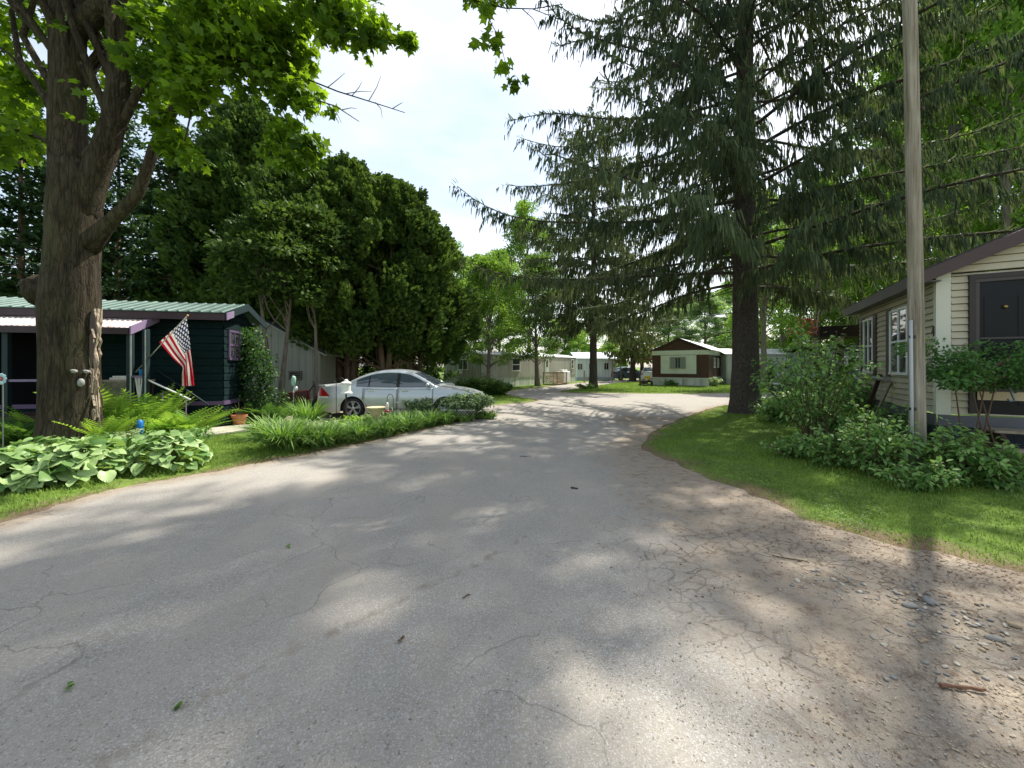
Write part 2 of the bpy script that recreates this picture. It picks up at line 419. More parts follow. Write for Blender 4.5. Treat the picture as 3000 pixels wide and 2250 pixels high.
# tan dust in broad soft bands
dust = t.ramp(t.noise(t.co('Object', (1.3, .45, 1)), 1.3, 6, .6), .42, .70, 0, .65)
asp = t.mix(dust, asp, (.36, .32, .265, 1))
dcol = t.mix(t.ramp(mid, .3, .7), (.205, .160, .115, 1), (.345, .290, .218, 1))
dcol = t.mix(t.ramp(fine, .4, .7, 0, .7), dcol, (.38, .32, .25, 1))
litter = t.noise(t.co('Object', (1, 1, 1)), 7.5, 8, .75)
dcol = t.mix(t.ramp(litter, .50, .66, 0, .8), dcol, (.12, .074, .048, 1))
dcol = t.mix(t.ramp(grit, .56, .68, 0, .6), dcol, (.06, .045, .035, 1))
dk = t.math('ADD', dv, t.ramp(mid, .25, .75, -.42, .30)); dk = t.math('ADD', dk, t.ramp(fine, .3, .7, -.14, .14))
c = t.mix(t.ramp(dk, .25, .85), asp, dcol)
# cracks: cells distorted by noise, only in patches; denser where the edge has broken up
wv = t.n('VectorMath', {0: v, 1: t.n('VectorMath', {0: t.n('TexNoise', {'Vector': v, 'Scale': 2.2, 'Detail': 5}).outputs['Color'], 1: (.55, .55, 0)}, operation='MULTIPLY').outputs[0]}, operation='ADD').outputs[0]
c1 = t.n('TexVoronoi', {'Vector': wv, 'Scale': 1.35}, feature='DISTANCE_TO_EDGE').outputs['Distance']
c2 = t.n('TexVoronoi', {'Vector': wv, 'Scale': 6.5}, feature='DISTANCE_TO_EDGE').outputs['Distance']
m1 = t.math('MULTIPLY', t.ramp(c1, .002, .010, 1, 0), t.ramp(t.noise(v, .8, 3), .48, .58))
m2 = t.math('MULTIPLY', t.ramp(c2, .01, .05, 1, 0), t.math('MULTIPLY', br, t.ramp(t.noise(v, 1.3, 3), .38, .56)))
sm = t.math('MULTIPLY', t.ramp(t.math('ADD', sv, t.ramp(t.noise(v, 9, 5), .2, .8, -.05, .05)), .0, .045, 1, 0), t.ramp(t.noise(v, 2.0, 3), .34, .5, .15, .55))
c = t.mix(t.math('MULTIPLY', m1, .34), c, (.07, .06, .052, 1))
c = t.mix(t.math('MULTIPLY', m2, .65), c, (.085, .07, .055, 1))
c = t.mix(sm, c, (.17, .132, .098, 1))
h = t.math('ADD', t.math('MULTIPLY', aggd, .5), t.math('MULTIPLY', grit, .5))
h = t.math('ADD', h, t.math('MULTIPLY', mid, .8))
h = t.math('SUBTRACT', h, t.math('MULTIPLY', t.math('MAXIMUM', m1, m2), 1.4))
road_m = t.done(t.pbsdf(c, .88, t.bump(h, .4, .010), spec=.25))
road = np_mesh('road', np.stack([rv[:, 0], rv[:, 1], rz], 1), rf, road_m, None, {'edge': rsd, 'dirt': dirt, 'seam': seam, 'broken': broken}, True)
tag(road, 'cracked grey asphalt road with dirt shoulders forking between the lawns', 'road', kind='structure')

# ------------------------------------------------------------------ grass
grass_m = leaf('grass_blade', S(90, 118, 46), S(148, 174, 84), .38, S(160, 190, 66), .55, .2)
NOGRASS = []                               # rectangles (x0, x1, y0, y1) under houses and beds
def grass(name, label, poly, dens, hgt, wid, clear=.05, segs=2, lean=.45):
    A_, B_ = lines(poly + [poly[0]]); p = np.array(poly)
    lo, hi = p.min(0), p.max(0); N = int((hi[0] - lo[0]) * (hi[1] - lo[1]) * dens)
    q = rng.uniform(lo, hi, (N, 2)); q = q[inside(q, A_, B_)]; s = road_sd(q) + rng.choice([0, .12], len(q), p=[.88, .12])
    thin = np.sin(q[:, 0] * 2.3 + 1) * np.sin(q[:, 1] * 2.9) * .5 + .5
    bare = (np.sin(q[:, 0] * 3.7 + np.sin(q[:, 1] * 2.2) * 1.5) * np.sin(q[:, 1] * 4.1 + 1.3) > .55) * (s < .55)
    q = q[(s > clear + rng.exponential(.22, len(q)) - .08) & (rng.random(len(q)) > .35 * thin + .6 * bare)]
    z = ground_z(q); N = len(q)
    patch = .75 + .5 * (np.sin(q[:, 0] * 1.1 + 2) * np.cos(q[:, 1] * .9 + .5) * .5 + .5)
    L = hgt * (rng.uniform(.45, 1.2, N) + (rng.random(N) < .04) * rng.uniform(.3, 1.0, N)) * patch
    V, T, var = blades(np.column_stack([q, z - .01]), rng.uniform(0, 6.283, N), L, wid * rng.uniform(.6, 1.3, N), rng.uniform(.05, lean, N), rng.uniform(.0, .5, N), segs)
    fb = FB(); fb.raw(V, T, np.clip(var * .6 + np.repeat(patch - .75, V.shape[0] // N) * .8, 0, 1))
    return tag(fb.build(name, grass_m), label, 'grass', kind='stuff')
grass('grass', 'short shaded lawn grass on the right verge below the spruce and pole',
      [(2.5, 8.2), (2.6, 6.5), (2.9, 4.8), (3.1, 3.7), (3.9, 2.9), (6.4, 1.9), (7.5, 3.2), (7.0, 5.5), (7.0, 8), (9.0, 13), (13, 17.5), (11.5, 18.5), (9.3, 17), (5, 12)], 2300, .055, .009)
grass('grass', 'bright strip of lawn along the left edge of the road by the flower beds',
      [(-5.7, 3.2), (-5.2, 4.6), (-4.95, 5.3), (-4.2, 6.2), (-3.3, 7.8), (-2.1, 10.1), (-.6, 12.8), (-1.6, 12.7), (-3.3, 9.4), (-4.6, 7.6), (-5.4, 8.2), (-7.2, 9.6), (-8.6, 9.4), (-7, 6.4), (-5.9, 6.0), (-6.0, 5.0), (-7.5, 4.0)], 2600, .07, .010)
grass('grass', 'sunny wedge of lawn tapering to a point beyond the parked car', [(-6, 15.9), (-1.4, 15.7), (1.0, 17.9), (1.3, 18.4), (.1, 20.9), (-.7, 23), (-6, 23)], 420, .08, .022, segs=1)
grass('grass', 'sunlit lawn in front of the brown mobile home', [(3.0, 24.4), (6, 22.8), (10, 22.4), (14, 23), (24, 23.4), (24, 34), (14, 36), (10, 37.5), (5, 28.8)], 240, .11, .035, segs=1)

# clover and small broad-leaved weeds in the near verge
r = np.random.default_rng(51); q = np.stack([r.uniform(2.4, 8.5, 60000), r.uniform(2.2, 13, 60000)], 1)
f = np.sin(q[:, 0] * 2.7 + 1.3 * np.sin(q[:, 1] * 1.9)) * np.sin(q[:, 1] * 2.3 + .7) + .5 * np.sin(q[:, 0] * 6.1) * np.sin(q[:, 1] * 5.3)
sdq = road_sd(q); q = q[(sdq > .12) & (f > .35) & (sdq < 4)]; N = len(q)
fb = FB(); p = np.column_stack([q, ground_z(q) + r.uniform(.02, .055, N)]); fb.add(OVAL[0], OVAL[1], p, r.normal(0, 1, (N, 3)) * np.array([1, 1, .25]), np.array([[0, 0, 1.]]) + r.normal(0, .35, (N, 3)), .024 * r.uniform(.6, 1.4, N), None, r)
tag(fb.build('clover', leaf('clover_leaf', S(78, 112, 56), S(134, 162, 96), .35, S(140, 176, 80))), 'clover and small broad-leaved weeds in patches through the right verge', 'clover', kind='stuff')
# ------------------------------------------------------------------ buildings
def lap(mb, o, d, n, z0, z1, ex, xr, dep=.024):
    P = lambda a, t, z: (o[0] + d[0] * a + n[0] * t, o[1] + d[1] * a + n[1] * t, z)
    z = z0
    while z < z1 - 1e-4:
        zt = min(z + ex, z1); a0, a1 = xr(z); b0, b1 = xr(zt)
        if a1 - a0 > .01:            # board face, its under-lip, and the recess above it where the next board overhangs
            zg = max(z + .01, zt - .014)
            mb.add([P(a0, dep, z), P(a1, dep, z), P(b1, .004, zg), P(b0, .004, zg), P(a0, -.03, z), P(a1, -.03, z), P(b0, -.03, zg), P(b1, -.03, zg), P(b0, -.03, zt), P(b1, -.03, zt)],
                   [(0, 1, 2, 3), (4, 5, 1, 0), (3, 2, 7, 6), (6, 7, 9, 8)])
        z = zt
    return mb
def window(par, o, d, n, a0, a1, z0, z1, fm, gm, fw=.05, vbars=0, hbars=1, proud=.055, curtain=None, label=None):
    fr = MB()
    fr.obox(o, d, n, a0, a1, .002, proud, z1 - fw, z1); fr.obox(o, d, n, a0, a1, .012, proud + .01, z0, z0 + fw)
    fr.obox(o, d, n, a0, a0 + fw, .012, proud - .003, z0 + fw, z1 - fw); fr.obox(o, d, n, a1 - fw, a1, .012, proud - .003, z0 + fw, z1 - fw)
    for i in range(vbars):
        a = a0 + (a1 - a0) * (i + 1) / (vbars + 1); fr.obox(o, d, n, a - fw * .35, a + fw * .35, .012, proud - .006, z0 + fw, z1 - fw)
    for i in range(hbars):
        z = z0 + (z1 - z0) * (i + 1) / (hbars + 1); fr.obox(o, d, n, a0 + fw, a1 - fw, .012, proud - .009, z - fw * .4, z + fw * .4)
    w_ = fr.build('window', fm, par, world=True, bevel=.004)
    tag(w_, label)
    g = MB(); g.obox(o, d, n, a0 + fw * .7, a1 - fw * .7, .002, .030, z0 + fw * .7, z1 - fw * .7); g.build('pane', gm, w_, world=True)
    if curtain:
        c = MB(); k = 5
        for (s0, s1) in ((a0 + fw, a0 + (a1 - a0) * .36), (a1 - (a1 - a0) * .36, a1 - fw)):
            for i in range(k):
                u0 = s0 + (s1 - s0) * i / k; u1 = s0 + (s1 - s0) * (i + 1) / k
                c.obox(o, d, n, u0, u1, .030, .0315 + .002 * (i % 2), z0 + fw, z1 - fw)
        c.build('curtain', curtain, w_, world=True)
    return w_
def neg(v): return (-v[0], -v[1])

beige = paint('beige_siding', S(188, 180, 157), .6, .07, 1.6, .1, 30, dirt=S(140, 128, 100), dscale=1.1, damt=.35)
cream = paint('cream_trim', S(204, 204, 188), .5, .06, 2)
brownf = paint('brown_fascia', S(74, 60, 58), .5, .12, 2)
navy = paint('navy_skirt', S(52, 58, 72), .7, .2, 3, .2, 40, stretch=(6, 6, .6))
wwhite = paint('white_frame', S(228, 232, 230), .4, .04)
dkwood = paint('dark_wood', S(60, 44, 36), .7, .3, 5, .2, 60, stretch=(1, 1, .2))
greywood = paint('weathered_wood', S(146, 134, 116), .8, .25, 4, .3, 60, stretch=(3, 3, .3))
shingle = paint('dark_shingle', S(62, 58, 56), .9, .3, 14, .5, 60)
black = paint('black_metal', S(26, 26, 28), .45, .1)
white = paint('white_paint', S(226, 226, 220), .5, .06, 3, dirt=S(150, 146, 128), dscale=3, damt=.3)
steel = paint('grey_steel', S(150, 152, 154), .4, .1, 5, metal=.7)
gl = glass_mat('window_glass', (.06, .064, .066, 1)); gld = glass_mat('dark_glass', (.012, .014, .016, 1), .06)
curt = paint('curtain_cloth', S(128, 136, 130), .8, .15, 12, stretch=(8, 8, .2))

# ---- beige house on the right
o = (7.04, 6.5); e1 = (.8725, -.4886); e2 = (.4886, .8725); nf = neg(e2); ns = neg(e1)
H = thing('mobile_home', 'beige lap-sided house with brown roof trim and dark shutters beside the utility pole', 'house', (o[0], o[1], 0))
LEN, WID, ZB, ZT = 4.47, 3.9, .82, 3.1
pit = .46; rake = lambda a: ZT + .02 + pit * min(a, WID - a)
m = MB(); lap(m, o, e2, ns, ZB, ZT + .1, .112, lambda z: (.09, LEN)); side = m
lap(m, o, e1, nf, ZB, ZT + .0, .112, lambda z: (.16, WID))
lap(m, o, e1, nf, ZT + .02, rake(WID / 2) - .03, .112, lambda z: ((z - ZT - .02) / pit, WID - (z - ZT - .02) / pit))
c0 = lambda a, b: (o[0] + e1[0] * a + e2[0] * b, o[1] + e1[1] * a + e2[1] * b)
oR = c0(WID, 0); oB = c0(0, LEN)
lap(m, oR, e2, e1, ZB, ZT + .1, .112, lambda z: (0, LEN)); lap(m, oB, e1, e2, ZB, ZT + .1, .112, lambda z: (0, WID))
lap(m, oB, e1, e2, ZT + .1, rake(WID / 2) - .03, .112, lambda z: ((z - ZT - .02) / pit, WID - (z - ZT - .02) / pit))
m.build('wall', beige, H, True)
m = MB(); m.obox(o, e1, nf, -.022, .155, .0, .024, ZB - .02, ZT + .03); m.obox(o, e2, ns, .0, .085, .0, .021, ZB - .02, ZT + .05)
m.build('corner_post', cream, H, True, bevel=.003)
m = MB(); m.obox(o, e1, nf, .0, WID, .004, .03, ZB - .21, ZB - .022); m.obox(o, e2, ns, .0, LEN, .004, .03, ZB - .21, ZB - .022)
m.build('base_trim', paint('grey_base_trim', S(92, 94, 100), .6, .15, 2), H, True, bevel=.003)
m = MB()
for i in range(int(LEN / .14)): m.obox(o, e2, ns, .012 + i * .14, .012 + i * .14 + .132, -.03, .002 + .004 * (i % 2), 0, ZB - .212)
for i in range(int(WID / .14)): m.obox(o, e1, nf, .012 + i * .14, .012 + i * .14 + .132, -.03, .002 + .004 * (i % 2), 0, ZB - .212)
m.build('skirting', navy, H, True)
# roof: two slabs with overhang, rake and eave boards
def rp(a, b, dz=0): q = c0(a, b); return (q[0], q[1], ZT + .17 + pit * min(a, WID - a) + dz)
m = MB(); ov = .26; fo = .16
for (a0, a1) in ((-ov, WID / 2), (WID / 2, WID + ov)):
    m.prism([rp(a0, -fo), rp(a1, -fo), rp(a1, LEN + .3), rp(a0, LEN + .3)], (0, 0, .03))
m.build('roof', shingle, H, True)
m = MB()
for (a0, a1) in ((-ov, WID / 2), (WID / 2 + .002, WID + ov)):
    q = [rp(a0, -fo - .002, -.21), rp(a1, -fo - .002, -.21), rp(a1, -fo - .002, -.002), rp(a0, -fo - .002, -.002)]
    m.prism(q, (nf[0] * .025, nf[1] * .025, 0))
m.build('rake_board', brownf, H, True, bevel=.003)
m = MB(); m.prism([rp(-ov - .003, -fo, -.2), rp(-ov - .003, LEN + .3, -.2), rp(-ov - .003, LEN + .3, 0), rp(-ov - .003, -fo, 0)], (ns[0] * .03, ns[1] * .03, 0))
q = [rp(-ov, -fo, -.17), rp(.0, -fo, -.29), rp(.0, LEN + .3, -.29), rp(-ov, LEN + .3, -.17)]; m.prism(q, (0, 0, .02))
m.build('eave', paint('eave_grey', S(92, 86, 84), .5, .1), H, True)
for (a0, a1) in ((3.25, 4.01), (1.12, 2.10)):
    window(H, o, e2, ns, a0, a1, 1.42, 2.76, wwhite, gl, .05, 1, 1)
    for (s0, s1) in ((a0 - .235, a0 - .012), (a1 + .012, a1 + .235)):
        m = MB(); m.obox(o, e2, ns, s0, s1, .002, .040, 1.38, 2.80)
        for i in range(16): m.obox(o, e2, ns, s0 + .03, s1 - .03, .040, .048, 1.43 + i * .083, 1.43 + i * .083 + .055)
        m.build('shutter', brownf, H, True)
# door in the front wall
m = MB(); D0, D1, DB, DT = .35, 1.33, .84, 3.06
m.obox(o, e1, nf, D0, D0 + .07, .0, .06, DB, DT); m.obox(o, e1, nf, D1 - .07, D1, .0, .06, DB, DT); m.obox(o, e1, nf, D0 + .07, D1 - .07, .0, .055, DT - .08, DT)
m.build('door_frame', paint('dark_jamb', S(52, 46, 44), .5, .1), H, True, bevel=.004)
m = MB(); m.obox(o, e1, nf, D0 + .07, D1 - .07, -.03, .026, DB, DT - .08)
for i in range(2):
    for k in range(2):
        x0 = D0 + .17 + i * .36
        m.obox(o, e1, nf, x0, x0 + .28, .026, .034, DB + .15 + k * .95, DB + .15 + k * .95 + .75)
door = m.build('door', paint('dark_door', S(24, 25, 30), .4, .2, 2, spec=.22), H, True, bevel=.006)
m = MB()
for a0, a1, z0_, z1_ in ((D0 + .072, D1 - .072, DT - .13, DT - .082), (D0 + .072, D0 + .115, DB + .40, DT - .132), (D1 - .115, D1 - .072, DB + .40, DT - .132), (D0 + .072, D1 - .072, DB + .355, DB + .398), (D0 + .117, D1 - .117, 2.02, 2.05)): m.obox(o, e1, nf, a0, a1, .03, .052, z0_, z1_)
m.build('storm_frame', paint('storm_frame', S(70, 64, 62), .45, .1), door, True, bevel=.003)
m = MB(); m.obox(o, e1, nf, D0 + .09, D1 - .09, .036, .050, 1.06, 1.24); m.build('kick_panel', paint('tan_panel', S(190, 172, 140), .6, .1), door, True, bevel=.004)
q = A(2930, 898, 6.02); m = MB(); m.blob((0, 0, 0), .03, 3, 12, .02); kb = m.build('knocker', paint('brass', S(150, 130, 80), .3, .1, metal=.8), door, smooth=True)
kb.location = (e1[0] * .74 + nf[0] * .05, e1[1] * .74 + nf[1] * .05, 2.52)
# house number on the corner post (side face)
m = MB(); zc = 2.18; a_ = .005
P4 = lambda x, z: (o[0] + e2[0] * (a_ + .055 - x) + ns[0] * .023, o[1] + e2[1] * (a_ + .055 - x) + ns[1] * .023, zc + z)
for poly in ([(-.045, -.035), (.035, -.035), (.035, -.012), (-.045, -.012)], [(.002, -.085), (.026, -.085), (.026, -.035), (.002, -.035)], [(.002, -.012), (.026, -.012), (.026, .085), (.002, .085)], [(-.045, -.012), (-.018, -.012), (.002, .045), (.002, .085)]):
    m.prism([P4(x, z) for x, z in poly], (ns[0] * .012, ns[1] * .012, 0))
m.build('house_number', black, H, True)
# back porch roof and post at the far corner
m = MB(); oP = c0(-.25, LEN + .35)
m.obox(oP, e1, e2, -.55, 1.2, 0, 1.6, 2.42, 2.72); m.build('porch_roof', paint('black_brown_wood', S(42, 35, 32), .8, .2, 4, spec=.15), H, True, bevel=.006)
m = MB(); m.obox(oP, e1, e2, -.12, .0, .05, .16, 0, 2.42); m.build('porch_post', greywood, H, True, bevel=.006)
# wooden steps and stoop under the door
ST = thing('wooden_steps', 'dark weathered wooden steps leading up to the beige house door', 'steps', (*c0(.9, -.5), 0))
for k, (z, s0) in enumerate(((.18, .78), (.40, .52), (.64, .10))):
    m = MB(); m.obox(o, e1, nf, .45, 2.2, s0, s0 + (.26 if k < 2 else .40), z - .04, z); m.build('tread', greywood, ST, True, bevel=.006)
for a in (.50, 2.12):
    m = MB(); P = lambda t, z: (o[0] + e1[0] * a + nf[0] * t, o[1] + e1[1] * a + nf[1] * t, z)
    m.prism([P(1.06, 0), P(1.06, .13), P(.78, .36), P(.5, .595), P(.08, .595), P(.08, .35)], (e1[0] * .05, e1[1] * .05, 0)); m.build('stringer', dkwood, ST, True)
def lean_plank(name, label, b0, b1, z1, mat, w_=.09):
    p = (*[o[i] + e2[i] * b0 + ns[i] * .42 for i in (0, 1)], 0); q = (*[o[i] + e2[i] * b1 + ns[i] * .05 for i in (0, 1)], z1)
    m = MB(); m.bar((0, 0, 0), tuple(q[i] - p[i] for i in range(3)), w_, .03)
    ob = m.build(name, mat, None, bevel=.004); ob.location = p; tag(ob, label, 'plank')
lean_plank('wooden_plank', 'dark plank leaning on the beige wall between its two windows', 2.75, 2.62, 1.42, dkwood)
lean_plank('wooden_plank', 'shorter weathered plank leaning under the nearer shuttered window', 2.2, 1.98, 1.25, greywood, .11)
m = MB(); pa = c0(-.12, 4.3); pb = c0(-.12, 2.0); m.tube([(pa[0], pa[1], 1.36), (pb[0], pb[1], 1.31)], .045, 10)
pr = m.build('drain_pipe', steel, None, smooth=False); tag(pr, 'grey pipe lying along the beige wall below the windows', 'pipe')
m = MB(); m.tube([(.0, 0, .0), (.05, -.02, -.3), (.1, -.03, -.48), (.1, -.05, -.54), (.03, -.05, -.55), (.0, -.05, -.52)], .014, 8)
hk = m.build('metal_cane', paint('grey_blue_metal', S(120, 135, 145), .4, .1, metal=.5), None, smooth=True); q = c0(.62, -.30); hk.location = (q[0], q[1], 1.62); tag(hk, 'curved grey metal cane hanging in front of the dark door', 'cane')

# ---- utility pole
UP = thing('utility_pole', 'weathered grey wooden utility pole standing in the weeds before the beige house', 'utility pole', (5.915, 5.72, 0))
t = NT('pole_wood'); v = t.co('Object', (9, 9, .35)); n1 = t.noise(v, 3, 8, .65); n2 = t.noise(t.co(), 1.1, 4)
c = t.mix(t.ramp(n1, .35, .68), S(112, 102, 88), S(178, 170, 156)); c = t.mix(t.ramp(n2, .45, .7, 0, .5), c, S(118, 116, 84))
crk = t.ramp(t.noise(t.co('Object', (16, 16, .25)), 3.5, 6, .7), .62, .68); c = t.mix(t.math('MULTIPLY', crk, .7), c, S(62, 54, 46))
polem = t.done(t.pbsdf(c, .85, t.bump(t.math('SUBTRACT', n1, crk), .5, .01), spec=.2))
m = MB(); m.tube([(0, 0, -.2), (-.01, .0, 1), (-.04, 0, 3), (-.10, 0, 6), (-.2, 0, 10.5)], [.096, .092, .087, .082, .072], 22, wob=lambda i, th: 1 + .012 * math.sin(3 * th + i) + .008 * math.sin(7 * th))
m.build('pole', polem, UP, smooth=True)
m = MB(); m.tube([(-.132, -.045, 0), (-.137, -.045, 1.1), (-.150, -.045, 2.26)], .021, 10); m.build('conduit', paint('grey_conduit', S(172, 176, 176), .5, .06), UP, smooth=True)
for z in (.98, 2.02):
    m = MB(); m.bar((-.168, -.045, z), (-.05, -.05, z), .02, .04); m.build('bracket', black, UP)
for x, z in ((.03, 3.62), (-.01, 5.3)):
    m = MB(); m.blob((x, -.082, z), (.018, .012, .028), 3); m.build('knot', dkwood, UP, smooth=True)

# ---- brown mobile home beyond the crossroads
def trailer_frame(k): return k
o = (11.5, 32.2); e1 = (.812, -.584); e2 = (.584, .812); nf = neg(e2); ns = e1; W = 4.2; L = 14.0
BH = thing('mobile_home', 'brown mobile home with white picture-window panel and gabled roof past the crossroads', 'mobile home', (o[0], o[1], 0))
def vrib(name, ca, cb, pitch, dirt=None, damt=.4):
    t = NT(name); tc_ = t.n('TexCoord').outputs['Object']; sp = t.n('SeparateXYZ', {0: tc_})
    x = t.math('ADD', sp.outputs[0], sp.outputs[1]); f = t.math('FRACT', t.math('DIVIDE', x, pitch))
    g = t.math('GREATER_THAN', f, .88)
    st = t.noise(t.co('Object', (3, 3, .25)), 1.6, 6, .65)
    c = t.mix(t.ramp(st, .3, .7), ca, cb)
    if dirt: c = t.mix(t.ramp(t.noise(t.co('Object', (2.5, 2.5, .35)), 1.1, 6, .7), .45, .7, 0, damt), c, dirt)
    c = t.mix(t.math('MULTIPLY', g, .35), c, (.05, .05, .045, 1))
    return t.done(t.pbsdf(c, .5, t.bump(t.math('SUBTRACT', 1, g), .4, .02), spec=.3))
brib = vrib('brown_ribbed_siding', S(68, 46, 39), S(84, 57, 48), .2); wskirt = vrib('white_skirting', S(196, 200, 192), S(220, 222, 214), .3, S(140, 146, 128), .5)
offw = paint('off_white_panel', S(206, 212, 196), .6, .06, 2, dirt=S(160, 165, 140), damt=.3)
m = MB(); m.obox(o, e1, e2, 0, W, 0, L, .62, 2.47); m.build('wall', brib, BH, True)
m = MB(); m.obox(o, e1, e2, .03, W - .03, .03, L - .03, -.05, .62); m.build('skirting', wskirt, BH, True)
m = MB(); m.obox(o, e1, nf, -.012, W + .012, .0, .02, .60, .68); m.obox((o[0] + e1[0] * W, o[1] + e1[1] * W), e2, e1, 0, L, .0, .02, .60, .68); m.build('base_trim', offw, BH, True)
m = MB(); m.obox(o, e1, e2, -.03, W + .03, -.03, L + .03, 2.47, 2.82); m.build('fascia_band', offw, BH, True)
pk = .88
gp = lambda a, b, z: (o[0] + e1[0] * a + e2[0] * b, o[1] + e1[1] * a + e2[1] * b, z)
m = MB(); m.prism([gp(-.02, .02, 2.82), gp(W + .02, .02, 2.82), gp(W / 2, .02, 2.82 + pk)], (e2[0] * (L - .04), e2[1] * (L - .04), 0)); m.build('gable', brib, BH, True)
m = MB()
for (a0, z0_, a1, z1_) in ((-.16, 2.80, W / 2, 2.87 + pk), (W + .16, 2.80, W / 2 + .001, 2.87 + pk)):
    m.prism([gp(a0, -.12, z0_), gp(a1, -.12, z1_), gp(a1, L + .12, z1_), gp(a0, L + .12, z0_)], (0, 0, .05))
m.build('roof', paint('white_roof_metal', S(214, 216, 220), .35, .06, 1, metal=.2), BH, True)
m = MB()
for (a0, z0_, a1, z1_) in ((-.17, 2.72, W / 2, 2.83 + pk), (W + .17, 2.72, W / 2 + .001, 2.83 + pk)):
    m.prism([gp(a0, -.135, z0_), gp(a1, -.135, z1_), gp(a1, -.135, z1_ + .1), gp(a0, -.135, z0_ + .1)], (nf[0] * .02, nf[1] * .02, 0))
m.build('rake_board', dkwood, BH, True)
a0, a1 = along(o, e1, 1936), along(o, e1, 2040)
m = MB(); m.obox(o, e1, nf, a0, a1, .002, .03, .98, 2.44); m.build('front_panel', offw, BH, True, bevel=.005)
window(BH, (o[0] + nf[0] * .03, o[1] + nf[1] * .03), e1, nf, along(o, e1, 1963), along(o, e1, 2010), 1.38, 2.30, paint('tan_frame', S(150, 150, 130), .5), gl, .06, 1, 0, curtain=curt)
oS = (o[0] + e1[0] * W, o[1] + e1[1] * W)
for a in (2.2, 4.0, 5.8, 8.2, 10.8): window(BH, oS, e2, ns, a, a + .62, 1.45, 2.25, wwhite, gl, .06, 0, 1)
m = MB()                                   # side porch box at the left of the front
m.obox(o, (-e1[0], -e1[1]), e2, .0, .8, .5, 3, 2.1, 2.2); m.build('awning', paint('red_brown_awning', S(120, 66, 54), .6), BH, True)
# clutter beside it
q = G(1900, 1131); BE = thing('wooden_bench', 'small dark bench with a yellow cushion by the brown home left corner', 'bench', (q[0] - .1, q[1] + .3, 0))
m = MB(); m.box(-.5, .5, -.2, .2, .40, .46); m.build('seat', dkwood, BE); m = MB(); m.box(-.48, -.42, -.18, .18, 0, .4); m.build('leg', dkwood, BE); m = MB(); m.box(.42, .48, -.18, .18, 0, .4); m.build('leg', dkwood, BE)
m = MB(); m.box(-.1, .3, -.18, .18, .46, .78); cu = m.build('cushion', paint('yellow_cloth', S(200, 165, 50), .8), BE, bevel=.03)
q = G(1889, 1132); BA = thing('barrel', 'dark squat barrel standing on the lawn left of the small bench', 'barrel', q)
m = MB(); m.lathe([(.18, 0), (.23, .15), (.24, .3), (.23, .45), (.18, .6), (.15, .6)], n=14); m.build('body', dkwood, BA, smooth=True)
for z in (.13, .45):
    m = MB(); m.lathe([(.236, z), (.243, z + .03), (.236, z + .06)], n=14); m.build('hoop', steel, BA)
q = (16.1, 33.6); TK = thing('propane_tank', 'white upright propane tank beside the brown mobile home', 'gas tank', (*q, 0))
m = MB(); m.lathe([(.5, .12), (.52, .3), (.52, 1.25), (.47, 1.42), (.33, 1.54), (.1, 1.6)], n=20); m.build('body', white, TK, smooth=True)
m = MB(); m.lathe([(.42, 0), (.42, .13)], n=16); m.build('foot', steel, TK); m = MB(); m.lathe([(.16, 1.56), (.16, 1.76), (.05, 1.8)], n=12); m.build('valve_cap', white, TK, smooth=True)

# ---- grey single-wide beyond the car
o = (-2.15, 27.5); e2 = (.569, .822); e1 = (-.822, .569); ns = (.822, -.569); nf = neg(e2); W = 3.65; L = 15.2
GH = thing('mobile_home', 'long pale grey ribbed mobile home with stained white skirting along the side road', 'mobile home', (o[0], o[1], 0))
grib = vrib('grey_ribbed_siding', S(172, 170, 158), S(190, 188, 176), .2, S(122, 120, 106), .5)
sk2 = vrib('stained_skirting', S(205, 208, 202), S(224, 226, 220), .45, S(96, 102, 88), .8)
m = MB(); m.obox(o, e2, e1, 0, L, 0, W, .70, 2.40); m.build('wall', grib, GH, True)
m = MB(); m.obox(o, e2, e1, .03, L - .03, .03, W - .03, -.05, .70); m.build('skirting', sk2, GH, True)
m = MB(); gp = lambda a, b, z: (o[0] + e1[0] * a + e2[0] * b, o[1] + e1[1] * a + e2[1] * b, z)
arc = [(-.04 + (W + .08) * i / 10, 2.42 + .34 * math.sin(math.pi * i / 10) ** .8) for i in range(11)]
m.prism([gp(a, -.05, z) for a, z in arc] , (e2[0] * (L + .1), e2[1] * (L + .1), 0)); m.build('roof', paint('pale_roof', S(208, 210, 208), .4, .08, 1, dirt=S(150, 150, 146), damt=.4), GH, True)
m = MB(); m.obox(o, e2, ns, -.05, L + .05, .002, .03, 2.36, 2.44); m.obox(o, e1, nf, 0, W, .002, .03, 2.36, 2.44); m.build('eave_trim', paint('grey_trim', S(150, 150, 144), .5), GH, True)
for u0, u1, z0_, z1_ in ((1499, 1523, 1.18, 2.22), (1673, 1679, 1.3, 2.25)):
    window(GH, o, e2, ns, along(o, e2, u0), along(o, e2, u1), z0_, z1_, wwhite, gl, .07, 0, 1, curtain=None)
a0, a1 = along(o, e2, 1596), along(o, e2, 1607); m = MB(); m.obox(o, e2, ns, a0, a1, .002, .04, .72, 2.2); d_ = m.build('door', offw, GH, True, bevel=.005)
m = MB(); m.obox(o, e2, ns, a0 + .2, a1 - .2, .04, .046, 1.5, 2.0); m.build('pane', gl, d_, True)
m = MB(); m.obox(o, e2, ns, along(o, e2, 1463), along(o, e2, 1477), .002, .10, 2.12, 2.3); m.build('vent', paint('dark_vent', S(100, 92, 82), .6), GH, True)
a0, a1 = along(o, e1, 1372), along(o, e1, 1342); wA = window(GH, o, e1, nf, min(a0, a1), max(a0, a1), 1.3, 2.1, wwhite, gl, .06, 1, 0)
